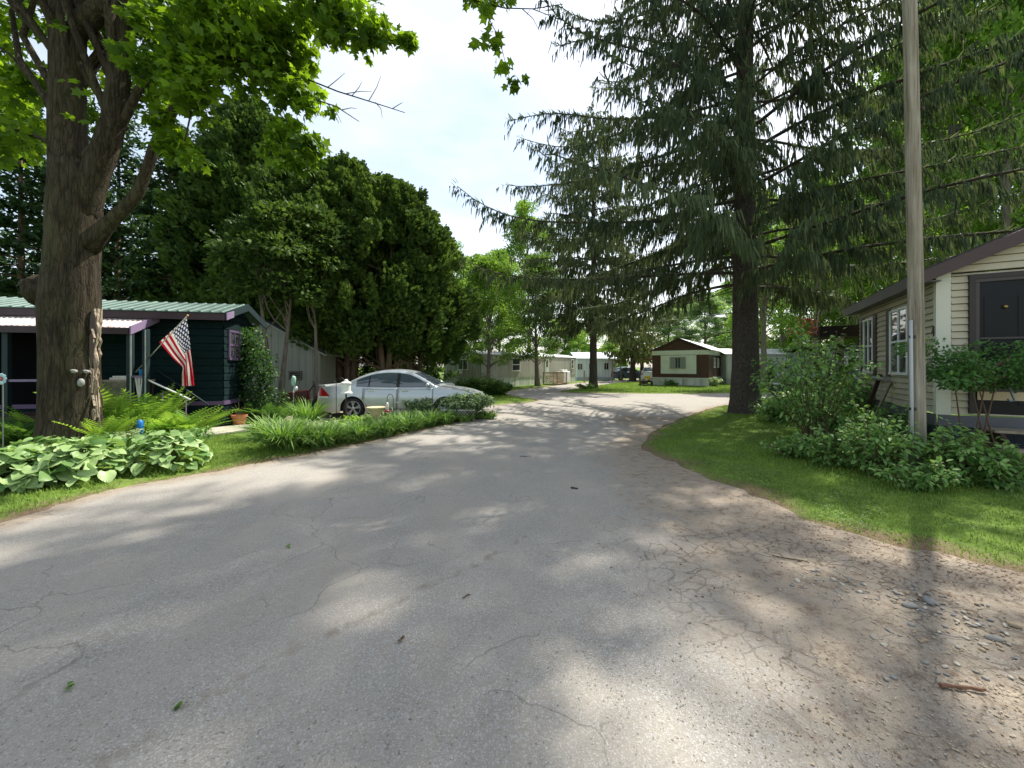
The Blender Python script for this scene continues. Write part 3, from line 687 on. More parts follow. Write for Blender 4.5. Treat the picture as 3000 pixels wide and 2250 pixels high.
AC = thing('air_conditioner', 'small white air conditioner in the end window of the grey mobile home', 'air conditioner', gp(1.9, -.05, .98))
m = MB(); m.obox(o, e1, nf, 1.72, 2.14, .02, .36, .99, 1.29); m.build('case', white, AC, True, bevel=.01); m = MB(); m.obox(o, e1, nf, 1.78, 2.08, .36, .368, 1.03, 1.25); m.build('grille', black, AC, True)
# lattice steps and the tank boxes
q = G(1613, 1127); LS = thing('lattice_steps', 'brown lattice-sided entry steps at the grey mobile home door', 'steps', (q[0] - .2, q[1] + .3, 0))
lw = paint('lattice_wood', S(150, 128, 104), .8, .2, 4)
fx = lambda a, s, z: (e2[0] * a + ns[0] * s, e2[1] * a + ns[1] * s, z)
for a in (-.75, .95):
    m = MB()
    for i in range(-4, 12):
        for sgn in (1, -1):
            p0, p1 = (i * .16, 0), (i * .16 + sgn * .95, .95)
            x0, x1 = sorted((p0[0], p1[0])); lo_, hi_ = max(x0, 0), min(x1, 1.3)
            if hi_ - lo_ < .05: continue
            z_ = lambda x: (x - p0[0]) * sgn
            m.bar(fx(a, lo_, z_(lo_) + .05), fx(a, hi_, z_(hi_) + .05), .035, .012)
    m.bar(fx(a, 0, 1.02), fx(a, 1.3, 1.02), .07, .07); m.bar(fx(a, 0, .04), fx(a, 1.3, .04), .07, .07); m.bar(fx(a, 1.3, 0), fx(a, 1.3, 1.1), .08); m.bar(fx(a, 0, 0), fx(a, 0, 1.1), .08)
    m.build('lattice_rail', lw, LS)
for k in range(3):
    m = MB(); m.obox((0, 0), e2, ns, -.7, .9, .3 + k * .32, .3 + k * .32 + .33, .5 - k * .2, .55 - k * .2); m.build('tread', lw, LS)
q = G(1650, 1124); OT = thing('oil_tank', 'white boxy oil tank with two caps beside the lattice steps', 'oil tank', (q[0], q[1], 0))
m = MB(); m.obox((0, 0), e2, ns, -.55, .75, -.35, .35, .05, 1.12); m.build('body', white, OT, bevel=.08)
for a in (-.25, .4):
    m = MB(); m.lathe([(.2, 0), (.2, .1), (.15, .15)], fx(a, 0, 1.11), 12); m.build('cap', white, OT, smooth=True)

# ---- white house far down the side road
o = (7.1, 43.0); d = (1, 0); n = (0, -1)
WH = thing('mobile_home', 'bluish white house with a pale metal roof far down the side road', 'house', (*o, 0))
bw_ = vrib('bluish_white_siding', S(206, 216, 224), S(222, 230, 236), .35); 
m = MB(); m.box(7.1, 11.3, 43.0, 50, .35, 2.35); m.build('wall', bw_, WH, True)
m = MB(); m.box(7.13, 11.27, 43.03, 50, -.05, .35); m.build('skirting', paint('blue_grey_skirt', S(170, 182, 192), .6), WH, True)
m = MB(); m.prism([(6.9, 42.8, 2.36), (11.6, 42.8, 2.36), (11.6, 46.5, 3.15), (6.9, 46.5, 3.15)], (0, 0, .07)); m.prism([(6.9, 46.5, 3.15), (11.6, 46.5, 3.15), (11.6, 50.2, 2.36), (6.9, 50.2, 2.36)], (0, 0, .07)); m.build('roof', paint('pale_metal_roof', S(206, 216, 226), .35, .05, metal=.2), WH, True)
for a0, a1, z0_, z1_ in ((.05, .65, 1.15, 1.9), (1.28, 1.55, 1.2, 1.9), (2.95, 3.5, 1.15, 1.95)): window(WH, o, d, n, a0, a1, z0_, z1_, wwhite, gld, .05, 1 if a1 - a0 > .5 else 0, 0)
m = MB(); m.box(10.6, 11.6, 41.6, 43, 2.2, 2.3); m.box(11.5, 11.6, 41.6, 41.7, 0, 2.2); m.box(10.6, 10.7, 41.6, 41.7, 0, 2.2); m.build('porch', greywood, WH, True)
m = MB(); m.box(-.06, .06, -.06, .06, 0, 1.1); m.box(-.07, .07, -.07, .07, 1.1, 1.14); ps = m.build('fence_post', greywood, None); ps.location = G(1712, 1121); tag(ps, 'short wooden post beside the far side road near the white house', 'post')

# ---- homes glimpsed through the trees on the right
WT = thing('mobile_home', 'white mobile home with a bright roof half hidden behind the right-hand shrubs', 'mobile home', (20.5, 33.5, 0))
m = MB(); m.box(-2.2, 8.2, 0, 4, .5, 2.55); m.build('wall', vrib('pale_green_siding', S(206, 214, 204), S(220, 226, 216), .3), WT); m = MB(); m.box(-2.15, 8.15, .05, 4, -.05, .5); m.build('skirting', wskirt, WT)
m = MB(); m.prism([(-2.4, -.2, 2.56), (8.4, -.2, 2.56), (8.4, 2, 3.1), (-2.4, 2, 3.1)], (0, 0, .06)); m.prism([(-2.4, 2, 3.1), (8.4, 2, 3.1), (8.4, 4.2, 2.56), (-2.4, 4.2, 2.56)], (0, 0, .06)); m.build('roof', paint('white_roof_metal', S(214, 216, 220)), WT)
for a in (.3, 2.7, 5.6): window(WT, (20.5, 33.5), (1, 0), (0, -1), a, a + .9, 1.3, 2.1, wwhite, gld, .06, 0, 1)
GT = thing('mobile_home', 'blue-grey mobile home with white-framed windows seen behind the beige house porch', 'mobile home', (20.2, 24.5, 0))
m = MB(); m.box(-.4, 9, 0, 3.6, .5, 2.55); m.build('wall', vrib('blue_grey_siding', S(112, 122, 128), S(128, 138, 142), .3), GT); m = MB(); m.box(-.35, 9, .05, 3.6, -.05, .5); m.build('skirting', navy, GT)
m = MB(); m.prism([(-.6, -.2, 2.56), (9.2, -.2, 2.56), (9.2, 1.8, 2.95), (-.6, 1.8, 2.95)], (0, 0, .06)); m.prism([(-.6, 1.8, 2.95), (9.2, 1.8, 2.95), (9.2, 3.8, 2.56), (-.6, 3.8, 2.56)], (0, 0, .06)); m.build('roof', shingle, GT)
for a in (.2, 1.2, 2.6, 4.2): window(GT, (20.2, 24.5), (1, 0), (0, -1), a, a + .5, 1.35, 2.2, wwhite, gl, .06, 0, 1)
FE = thing('wooden_fence', 'dark brown board fence between the big spruce and the white mobile home', 'fence', (19.2, 30.5, 0))
for i in range(12):
    m = MB(); m.box(i * .2 - 1.2, i * .2 - 1.01, 0, .025, .05, 1.55 + .03 * (i % 3)); m.build('board', dkwood, FE)
for z in (.4, 1.2):
    m = MB(); m.box(-1.2, 1.2, .025, .07, z, z + .09); m.build('rail', dkwood, FE)

# ---- green cottage on the left
al = R(13); o = (-7.42, 10.1); e1 = (-math.cos(al), -math.sin(al)); e2 = (-math.sin(al), math.cos(al)); nf = neg(e2); ns = neg(e1)
CH = thing('cottage', 'dark green shingled cottage with a green metal roof behind the old maple', 'house', (*o, 0))
dg = paint('dark_green_shingle', S(16, 36, 38), .85, .2, 4, .25, 30, spec=.12, dirt=S(11, 22, 22), damt=.5); pur = paint('purple_trim', S(92, 74, 104), .6, .12, 3)
t = NT('green_metal_roof'); v = t.co(); n1 = t.noise(v, 1.4, 6, .6)
c = t.mix(t.ramp(n1, .3, .7), S(66, 90, 82), S(98, 120, 111)); c = t.mix(t.ramp(t.noise(v, 5, 4), .55, .7, 0, .5), c, S(112, 142, 124))
groof = t.done(t.pbsdf(c, .45, None, .15))
LW = 9.5; DP = 1.8
m = MB(); lap(m, o, e1, nf, .66, 2.8, .19, lambda z: (.0, LW), .018); lap(m, o, e2, ns, .66, 2.8, .19, lambda z: (.0, DP), .018)
lap(m, o, e2, ns, 2.8, 3.2, .16, lambda z: ((z - 2.8) / .42 * .9, DP - (z - 2.8) / .42 * .9), .018)
oL = (o[0] + e1[0] * LW, o[1] + e1[1] * LW); lap(m, oL, e2, e1, .66, 2.8, .19, lambda z: (0, DP)); oB = (o[0] + e2[0] * DP, o[1] + e2[1] * DP); lap(m, oB, e1, e2, .66, 2.8, .19, lambda z: (0, LW))
m.build('wall', dg, CH, True)
m = MB()
for i in range(int(LW / .12)): m.obox(o, e1, nf, i * .12 + .004, i * .12 + .114, -.03, .004 * (i % 2), 0, .6)
for i in range(int(DP / .12)): m.obox(o, e2, ns, i * .12 + .004, i * .12 + .114, -.03, .004 * (i % 2), 0, .6)
m.build('skirting', dg, CH, True)
m = MB(); m.obox(o, e1, nf, -.03, LW, .0, .035, .60, .70); m.obox(o, e2, ns, .0, DP, .0, .035, .60, .70); m.build('base_trim', pur, CH, True)
cr = lambda a, b, z: (o[0] + e1[0] * a + e2[0] * b, o[1] + e1[1] * a + e2[1] * b, z)
E0, E1_ = -.20, LW + .3; sl_ = .30; rz_ = lambda b: 2.93 + sl_ * (b + .38)
m = MB(); mid_ = DP / 2
def ribbed(m, a0, a1, b0, b1, zf, pitch=.23, h=.022):
    a = a0
    while a < a1 - .01:
        w_ = min(pitch, a1 - a); prof = [(0, 0), (.06, 0), (.08, h), (.12, h), (.14, 0), (w_, 0)]
        for (p0, h0), (p1, h1) in zip(prof[:-1], prof[1:]):
            if p1 > w_: break
            m.add([cr(a + p0, b0, zf(b0) + h0), cr(a + p1, b0, zf(b0) + h1), cr(a + p1, b1, zf(b1) + h1), cr(a + p0, b1, zf(b1) + h0),
                   cr(a + p0, b0, zf(b0) - .015), cr(a + p1, b0, zf(b0) - .015), cr(a + p1, b1, zf(b1) - .015), cr(a + p0, b1, zf(b1) - .015)], [(0, 1, 2, 3), (7, 6, 5, 4), (0, 4, 5, 1)])
        a += pitch
    return m
ribbed(m, E0, E1_, -.38, mid_, rz_); ribbed(m, E0, E1_, DP + .38, mid_ + .001, lambda b: 2.93 + sl_ * (DP - b + .38))
m.build('roof', groof, CH, True)
m = MB(); m.obox(o, e1, nf, E0 + .02, E1_, .33, .36, 2.74, 2.905); m.build('fascia', paint('maroon_fascia', S(66, 50, 58), .6, .2), CH, True)
m = MB()
for b0, b1 in ((-.38, mid_), (DP + .38, mid_ + .002)):
    z0_, z1_ = rz_(-.38), rz_(mid_)
    m.prism([cr(E0 - .002, b0, z0_ - .17), cr(E0 - .002, b1, z1_ - .17), cr(E0 - .002, b1, z1_ + .02), cr(E0 - .002, b0, z0_ + .02)], (ns[0] * .025, ns[1] * .025, 0))
m.build('rake_board', paint('dark_green_post', S(30, 48, 52), .6, .15), CH, True)
m = MB(); m.prism([cr(E0 - .03, -.40, rz_(-.38) - .19), cr(E0 - .03, -.02, rz_(0) - .19), cr(E0 - .03, -.02, rz_(0) - .03), cr(E0 - .03, -.40, rz_(-.38) - .02)], (ns[0] * .02, ns[1] * .02, 0)); m.build('rake_end', paint('lilac_board', S(134, 116, 146), .6, .1), CH, True)
window(CH, o, e2, ns, .20, .85, 1.75, 2.55, pur, gl, .06, 1, 1)
# porch roof, posts, rail
PR0, PR1 = along(o, e1, 463), 9.0; pd = 1.0; zfp = lambda b: 2.84 + .38 * b
m = MB(); ribbed(m, PR0, PR1, -pd, .0, zfp, .1, .02)
t = NT('weathered_porch_roof'); v = t.co(); n1 = t.noise(v, 2.2, 7, .7); c = t.mix(t.ramp(n1, .35, .6), S(150, 132, 128), S(226, 214, 212)); c = t.mix(t.ramp(t.noise(v, 9, 5, .7), .55, .66, 0, .8), c, S(110, 88, 70))
prm = t.done(t.pbsdf(c, .6)); m.build('porch_roof', prm, CH, True)
m = MB(); m.prism([cr(PR0 - .01, -pd - .01, zfp(-pd) - .16), cr(PR0 - .01, 0, zfp(0) - .14), cr(PR0 - .01, 0, zfp(0) + .03), cr(PR0 - .01, -pd - .01, zfp(-pd) + .03)], (ns[0] * .03, ns[1] * .03, 0)); m.build('porch_trim', paint('lilac_board', S(134, 116, 146)), CH, True)
m = MB(); m.obox(cr(0, -pd, 0)[:2], e1, nf, PR0, PR1, .0, .03, zfp(-pd) - .15, zfp(-pd) - .01); m.build('porch_fascia', paint('maroon_fascia', S(66, 50, 58)), CH, True)
dgw = paint('dark_green_post', S(30, 48, 52), .6, .15)
oP = cr(0, -pd + .1, 0)[:2]
for u in (382, 428, 232, 20):
    a = along(oP, e1, u); m = MB(); m.obox(oP, e1, nf, a - .05, a + .05, -.05, .05, .0, 2.44); m.build('porch_post', dgw, CH, True, bevel=.004)
for u in (388, 431):
    a = along(oP, e1, u); m = MB(); m.obox(oP, e1, nf, a - .012, a + .012, .052, .066, .5, 2.42); m.build('post_strip', paint('worn_white_strip', S(158, 166, 162), .6, .15, 6), CH, True)
a0 = along(oP, e1, 428); m = MB(); m.obox(oP, e1, nf, a0, PR1, -.9, .08, .45, .52); m.build('porch_floor', dkwood, CH, True)
a1 = along(oP, e1, 386)
for p0_, p1_, z_ in ((a0, a1, 1.33), (along(oP, e1, 225), along(oP, e1, 25), 1.26)):
    m = MB(); m.obox(oP, e1, nf, min(p0_, p1_), max(p0_, p1_), -.03, .03, z_, z_ + .05); m.build('porch_rail', paint('lilac_board', S(134, 116, 146)), CH, True)
m = MB()
for i, u in enumerate((398, 408, 418)): a = along(oP, e1, u); m.bar((*[oP[j] + e1[j] * a for j in (0, 1)], 1.33), (*[oP[j] + e1[j] * (a0 + (a1 - a0) * (.35 + .12 * i)) for j in (0, 1)], .5), .025)
m.build('baluster', white, CH, True)
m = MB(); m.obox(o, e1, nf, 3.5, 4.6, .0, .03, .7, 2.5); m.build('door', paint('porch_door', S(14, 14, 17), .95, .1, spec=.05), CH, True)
# stairs with rails going down to the right
s0 = [oP[j] + e1[j] * a0 for j in (0, 1)]
for k in range(3):
    m = MB(); m.obox(s0, ns, nf, .05 + k * .27, .33 + k * .27, -.75, .0, .36 - .14 * k, .40 - .14 * k); m.build('step', dkwood, CH, True)
P0 = (s0[0], s0[1], 1.30); q = A(558, 1171, 8.95)
m = MB(); m.tube([P0, q], .02, 8); m.build('handrail', white, CH, True, smooth=True)
p_ = A(462, 1085, 9.75); q2 = A(612, 1187, 9.45); m = MB(); m.tube([p_, q2], .018, 8); m.build('handrail', dgw, CH, True, smooth=True)
for u, vt in ((476, 1150), (545, 1165)):
    p = A(u, vt, 9.0); m = MB(); m.tube([(p[0], p[1], 0), p], .012, 6); m.build('rail_post', paint('lilac_board', S(134, 116, 146)), CH, True)
# things on the porch
q = cr(along(oP, e1, 340), -.55, .52); TB = thing('porch_table', 'cloth-covered table with clutter on the dark porch behind the maple', 'table', q)
m = MB(); m.box(-.42, .42, -.25, .25, .72, .76); m.build('tabletop', greywood, TB); m = MB(); m.box(-.40, .40, -.26, -.25, .05, .72); m.build('cloth', paint('printed_cloth', S(112, 108, 92), .9, .4, 9), TB)
for x in (-.38, .38):
    m = MB(); m.box(x - .02, x + .02, .2, .24, 0, .72); m.build('leg', dkwood, TB)
m = MB(); m.box(-.26, .2, -.16, .16, 0, .05); m.box(-.2, .22, -.15, .12, .05, .09); bk = m.build('magazine_stack', paint('paper_white', S(214, 208, 200), .8, .15, 8), None, bevel=.006); bk.location = (q[0], q[1], q[2] + .76); tag(bk, 'flat pile of white papers lying on the porch table', 'papers')
q = (*[oP[j] + e1[j] * (a0 + .08) for j in (0, 1)], 1.38); m = MB(); m.lathe([(.045, 0), (.06, .13), (.062, .14), (.055, .14), (.042, .02)], n=14); cup = m.build('plastic_cup', paint('blue_plastic', S(40, 120, 200), .4), None, smooth=True); cup.location = q; tag(cup, 'bright blue plastic cup standing on the porch rail', 'cup')

# ---- grey shed behind the car
SH = thing('shed', 'plain grey shed with a slanting roofline in shade behind the silver car', 'shed', (-8.3, 17.0, 0))
gs = vrib('grey_shed_siding', S(136, 137, 126), S(152, 152, 140), .3)
m = MB(); m.prism([(0, 0, 0), (0, 0, 2.15), (-2.45, 0, 3.5), (-4.9, 0, 2.15), (-4.9, 0, 0)], (0, 1.5, 0)); m.build('wall', gs, SH)
m = MB(); m.prism([(.3, -.2, 2.02), (-2.45, -.2, 3.535), (-2.45, 1.7, 3.535), (.3, 1.7, 2.02)], (0, 0, .07)); m.prism([(-5.2, -.2, 2.02), (-2.451, -.2, 3.535), (-2.451, 1.7, 3.535), (-5.2, 1.7, 2.02)], (0, 0, .07)); m.build('roof', paint('grey_roof', S(150, 152, 148), .6, .1), SH)
window(SH, (-8.3, 17.0), (-1, 0), (0, -1), .80, 1.35, 1.0, 1.38, paint('dark_vent', S(100, 92, 82)), gld, .05, 0, 4)
# concrete walk by the cottage
m = MB(); m.prism([(*G(560, 1266)[:2], .03), (*G(600, 1283)[:2], .03), (*G(770, 1262)[:2], .03), (*G(820, 1246)[:2], .03), (*G(700, 1252)[:2], .03)], (0, 0, .035))
tag(m.build('path', paint('concrete', S(176, 170, 156), .85, .15, 4, .2, 50)), 'short concrete walk beside the green cottage', 'path', kind='structure')
# ------------------------------------------------------------------ vehicles
def interp(x, pts):
    xs, zs = zip(*pts); i = np.searchsorted(xs, x) - 1; i = min(max(i, 0), len(xs) - 2)
    # smooth cubic through the points
    def sl(k):
        if k <= 0 or k >= len(xs) - 1: k = min(max(k, 1), len(xs) - 2)
        return (zs[k + 1] - zs[k - 1]) / (xs[k + 1] - xs[k - 1])
    h = xs[i + 1] - xs[i]; t = min(max((x - xs[i]) / h, 0), 1)
    a, b = sl(i) * h, sl(i + 1) * h
    return zs[i] * (1 + 2 * t) * (1 - t) ** 2 + a * t * (1 - t) ** 2 + zs[i + 1] * t * t * (3 - 2 * t) + b * t * t * (t - 1)
ZU = [(-2.56, .60), (-2.53, .80), (-2.47, .97), (-2.35, .99), (-2.0, 1.0), (-1.5, .99), (-.5, .97), (.4, .97), (1.05, .975), (1.5, .93), (2.0, .85), (2.3, .76), (2.47, .66), (2.56, .52)]
ZL = [(-2.56, .38), (-2.45, .28), (-2.2, .22), (-1.9, .20), (0, .20), (1.9, .20), (2.3, .22), (2.47, .26), (2.56, .34)]
ROOF = [(-1.85, .985), (-1.6, 1.10), (-1.25, 1.285), (-.85, 1.425), (-.4, 1.485), (.0, 1.475), (.35, 1.41), (.75, 1.225), (1.0, 1.08), (1.16, .975)]
AX = (-1.37, 1.44)
def plan(x):
    a = abs(x); return 1 - .26 * max(0, (a - 1.75) / .81) ** 2.4
def bw(x, z):
    v = .965 if z < .2 else (.965 + .035 * sstep(np.array(z), .2, .5) - .075 * sstep(np.array(z), .66, 1.03))
    return .925 * plan(x) * float(v)
def zlow(x):
    z = interp(x, ZL)
    for a in AX:
        if abs(x - a) < .37: z = max(z, .335 + math.sqrt(max(.372 ** 2 - (x - a) ** 2, 0)))
    return z
def gw(z): return .815 - .235 * max(0, (z - .97) / .5) ** 1.25
cols = sorted(set([round(x, 4) for x in np.linspace(-2.56, 2.56, 65)] + [-2.55, -2.54, -2.52, -2.5, 2.5, 2.52, 2.54, 2.55] + [a + .37 * s * k for a in AX for s in (-1, 1) for k in (.999, .985, .95, .88, .75, .6, .4)]))
def car_body():
    m = MB(); NR = 9; n = 2 * NR + 5; vs = []
    for x in cols:
        l, u = zlow(x), interp(x, ZU); zs = [l + (u - l) * (j / (NR - 1)) ** .85 for j in range(NR)]
        rt = [(x, -bw(x, z), z) for z in zs]; yt = bw(x, u); top = [(x, -yt * k, u + .035 * (1 - k * k)) for k in (.75, .4, 0, -.4, -.75)]
        vs += rt + top + [(x, -y, z) for _, y, z in reversed(rt)]
    fs = [(i * n + k, (i + 1) * n + k, (i + 1) * n + k + 1, i * n + k + 1) for i in range(len(cols) - 1) for k in range(n - 1)]
    fs += [tuple(range(n)), tuple((len(cols) - 1) * n + k for k in range(n - 1, -1, -1))]
    return m.add(vs, fs)
def car_top():
    m = MB(); xs = np.linspace(-1.85, 1.16, 40); n = 7 * 2 + 5; vs = []
    for x in xs:
        zb = .955; u = max(interp(x, ROOF), zb + .01); zs = [zb + (u - zb) * j / 6 for j in range(7)]
        rt = [(x, -gw(z) + (.03 * max(0, (z - u + .06) / .06) ** 2), z) for z in zs]; yt = -rt[-1][1]
        vs += rt + [(x, -yt * k, u + .03 * (1 - k * k)) for k in (.75, .4, 0, -.4, -.75)] + [(x, -y, z) for _, y, z in reversed(rt)]
    fs = [(i * n + k, (i + 1) * n + k, (i + 1) * n + k + 1, i * n + k + 1) for i in range(len(xs) - 1) for k in range(n - 1)]
    fs += [tuple(range(n)), tuple((len(xs) - 1) * n + k for k in range(n - 1, -1, -1))]
    return m.add(vs, fs)
def patch(m, f, x0, x1, zlo, zhi, off, sy, nx=10, nz=4, xlo=None):
    vs = []
    for i in range(nx + 1):
        for j in range(nz + 1):
            s = j / nz
            xa = x0 if xlo is None else x0 + xlo(s)
            x = xa + (x1 - xa) * i / nx; z = zlo(x) + (zhi(x) - zlo(x)) * s
            vs.append((x, sy * (f(x, z) + off), z))
    fs = [(i * (nz + 1) + j, (i + 1) * (nz + 1) + j, (i + 1) * (nz + 1) + j + 1, i * (nz + 1) + j + 1)[::(1 if sy < 0 else -1)] for i in range(nx) for j in range(nz)]
    return m.add(vs, fs)
t = NT('silver_car_paint'); v = t.co(); n1 = t.noise(v, 1.2, 5, .6)
sp = t.n('SeparateXYZ', {0: v}); low = t.ramp(t.math('ADD', sp.outputs[2], t.ramp(n1, .3, .7, -.12, .12)), .15, .55, .55, 0)
flake = t.noise(v, 400, 1)
c = t.mix(t.ramp(flake, .3, .7, 0, .25), S(178, 184, 186), S(208, 212, 212)); c = t.mix(low, c, S(134, 122, 100))
car_paint = t.done(t.pbsdf(c, .28, None, .35, spec=.6, **{'Coat Weight': .5, 'Coat Roughness': .05}))
tyre_m = paint('tyre_rubber', S(36, 36, 36), .8, .2, 8); rim_m = paint('alloy', S(178, 180, 182), .3, .08, 6, metal=.6); red_l = paint('red_lamp', S(150, 18, 22), .15, .1, 4); dark_p = paint('dark_plastic', S(30, 31, 33), .5, .1)
chrome = paint('chrome', S(200, 202, 205), .15, .05, metal=.9)
carglass = glass_mat('car_glass', (.07, .09, .11, 1), .02, 1.0)  # base lightened blue-grey to stand in for reflected sky
def wheel_mesh(y, out, par, r=.33, spokes=5):
    W_ = MB(); k = 28
    prof = [(.235, -.1), (.30, -.105), (.322, -.08), (.33, -.03), (.33, .03), (.322, .08), (.30, .105), (.235, .1)]
    W_.lathe([(a * r / .33, b) for a, b in prof], n=k, cap=False)
    sw = lambda m: setattr(m, 'v', [(x, z * 1.0, y_) for x, y_, z in m.v])
    sw(W_); wo = W_.build('wheel', tyre_m, par, smooth=True)
    m = MB(); s = r / .33
    m.lathe([(.238 * s, -.095), (.238 * s, out * .088), (.222 * s, out * .096), (.212 * s, out * .08), (.205 * s, out * .02)], n=k, cap=False)
    for i in range(spokes):
        for d in (-.16, .16):
            a = 2 * math.pi * i / spokes + .3
            p = (.05 * math.cos(a), .05 * math.sin(a), out * .075); q = (.215 * s * math.cos(a + d), .215 * s * math.sin(a + d), out * .075)
            m.bar(p, q, .032 * s, .025)
    m.lathe([(.055, out * .03), (.055, out * .09), (.03, out * .10)] if out > 0 else [(.03, -.10), (.055, -.09), (.055, -.03)], n=12)
    sw(m); m.build('rim', rim_m, wo)
    m = MB(); m.lathe([(.2 * s, out * .0 - .005), (.2 * s, out * .02 + .005)], n=18); sw(m); m.build('brake_disc', dark_p, wo)
    return wo
def make_car(label, loc, rz):
    C = thing('parked_car', label, 'car', loc, rz)
    car_body().build('body', car_paint, C, smooth=True); car_top().build('greenhouse', car_paint, C, smooth=True)
    for ob in C.children:
        es = ob.modifiers.new('es', 'EDGE_SPLIT'); es.split_angle = R(42)
    m = MB(); m.box(-2.3, 2.3, -.80, .80, .24, .62); m.build('underbody', dark_p, C)
    for sy in (-1, 1):
        for nm, x0, x1, xl in (('door', -1.06, -.035, lambda s: .42 * max(0, .42 - s) ** 1.0), ('door', -.01, 1.06, None)):
            m = MB(); patch(m, bw, x0, x1, lambda x: .29, lambda x: .955, .006, sy, 12, 8, xl); d = m.build(nm, car_paint, C, smooth=True)
            sm = d.modifiers.new('thick', 'SOLIDIFY'); sm.thickness = .012; sm.offset = 1 if False else -1
            xh = x0 + .14; y = sy * (bw(xh, .86) + .02)
            h = MB(); h.bar((xh, y, .865), (xh + .19, y, .868), .022, .03); h.bar((xh + .03, sy * bw(xh, .86), .855), (xh + .16, sy * bw(xh, .86), .855), .014, .06); h.build('door_handle', chrome, d, bevel=.006)
        m = MB(); patch(m, bw, -.029, -.016, lambda x: .28, lambda x: .955, .0035, sy, 1, 6); patch(m, bw, 1.062, 1.073, lambda x: .28, lambda x: .95, .0035, sy, 1, 6); patch(m, bw, -1.073, -1.062, lambda x: .60, lambda x: .955, .0035, sy, 1, 4); m.build('door_seam', dark_p, C)
        m = MB(); patch(m, bw, -.98, 1.06, lambda x: .51, lambda x: .55, .016, sy, 14, 1); o_ = m.build('side_moulding', car_paint, C)
        m = MB(); patch(m, bw, -1.0, 1.06, lambda x: .20, lambda x: .255, .022, sy, 14, 1); m.build('rocker_trim', car_paint, C)
        G2 = lambda x, z: gw(z)
        zt_ = lambda x: max(interp(x, ROOF) - .075, 1.0)
        for nm, x0, x1 in (('side_window', -1.30, -.93), ('side_window', -.89, -.07), ('side_window', .03, .90)):
            m = MB(); patch(m, G2, x0, x1, lambda x: .985, zt_, .006, sy, 10, 4); m.build(nm, carglass, C, smooth=True)
        m = MB(); patch(m, G2, -.07, .03, lambda x: .985, zt_, .008, sy, 2, 4); patch(m, G2, -.93, -.89, lambda x: .985, zt_, .008, sy, 2, 4); patch(m, G2, -1.35, 1.02, lambda x: .962, lambda x: .985, .012, sy, 16, 1); m.build('window_trim', dark_p, C)
        m = MB(); patch(m, bw, -2.505, -2.10, lambda x: .69 + .05 * (x + 2.5), lambda x: .965 - .75 * max(0, x + 2.40), .008, sy, 8, 4); m.build('tail_lamp', red_l, C, smooth=True)
        m = MB(); patch(m, bw, -2.49, -2.12, lambda x: .655, lambda x: .688, .009, sy, 8, 1); m.build('tail_lamp_strip', white, C)
        m = MB(); patch(m, bw, 2.02, 2.44, lambda x: .60, lambda x: .70 - .03 * (x - 2.02), .008, sy, 8, 3); m.build('headlight', glass_mat('lamp_glass', (.6, .62, .65, 1), .08), C, smooth=True)
        m = MB(); m.blob((.93, sy * .96, 1.045), (.075, .11, .07), 2, 12, .04); mi = m.build('mirror', car_paint, C, smooth=True)
        for a in AX:
            w_ = wheel_mesh(0, sy, C); w_.location = (a, sy * .80, .33)
    for nm, x0, x1 in (('windshield', .42, 1.10), ('rear_window', -1.78, -.98)):
        m = MB(); vs = []
        for i in range(9):
            x = x0 + (x1 - x0) * i / 8; u = interp(x, ROOF); yt = gw(u) - .09
            for k in (1, .6, .2, -.2, -.6, -1): vs.append((x, yt * k, u + .03 * (1 - k * k * .8) + .006))
        m.add(vs, [(i * 6 + k, i * 6 + k + 1, (i + 1) * 6 + k + 1, (i + 1) * 6 + k) for i in range(8) for k in range(5)]); m.build(nm, carglass, C, smooth=True)
    m = MB(); m.prism([(-2.5, -.72, .99), (-2.28, -.74, 1.0), (-2.28, .74, 1.0), (-2.5, .72, .99)], (-.02, 0, .045)); m.build('spoiler', car_paint, C, bevel=.012)
    return C
car = make_car('dusty silver four-door sedan parked behind the flower bed', (-3.42, 12.72, -.02), R(-1.5))
def recolour(root, mt):
    for c in root.children:
        if c.name.split('.')[0] in ('body', 'greenhouse', 'door', 'mirror', 'spoiler', 'side_moulding', 'rocker_trim'):
            c.material_slots[0].link = 'OBJECT'; c.material_slots[0].material = mt
    return root
wp = paint('white_car_paint', S(220, 222, 224), .25, .04); dp = paint('dark_car_paint', S(44, 50, 58), .25, .1); bp = paint('blue_car_paint', S(96, 116, 132), .25, .1)
recolour(dup(car, (13.0, 44.5, 0), R(20), 'white car parked left among the dark trees beyond the brown home'), bp)['label'] = 'blue-grey car parked among the dark trees far beyond the brown home'
recolour(dup(car, (14.3, 40.5, 0), R(70), 'white car parked just left of the brown mobile home in the distance'), wp)
recolour(dup(car, (16.6, 20.8, 0), R(150), 'dark car parked beyond the right-hand shrubs near the porch post'), dp)

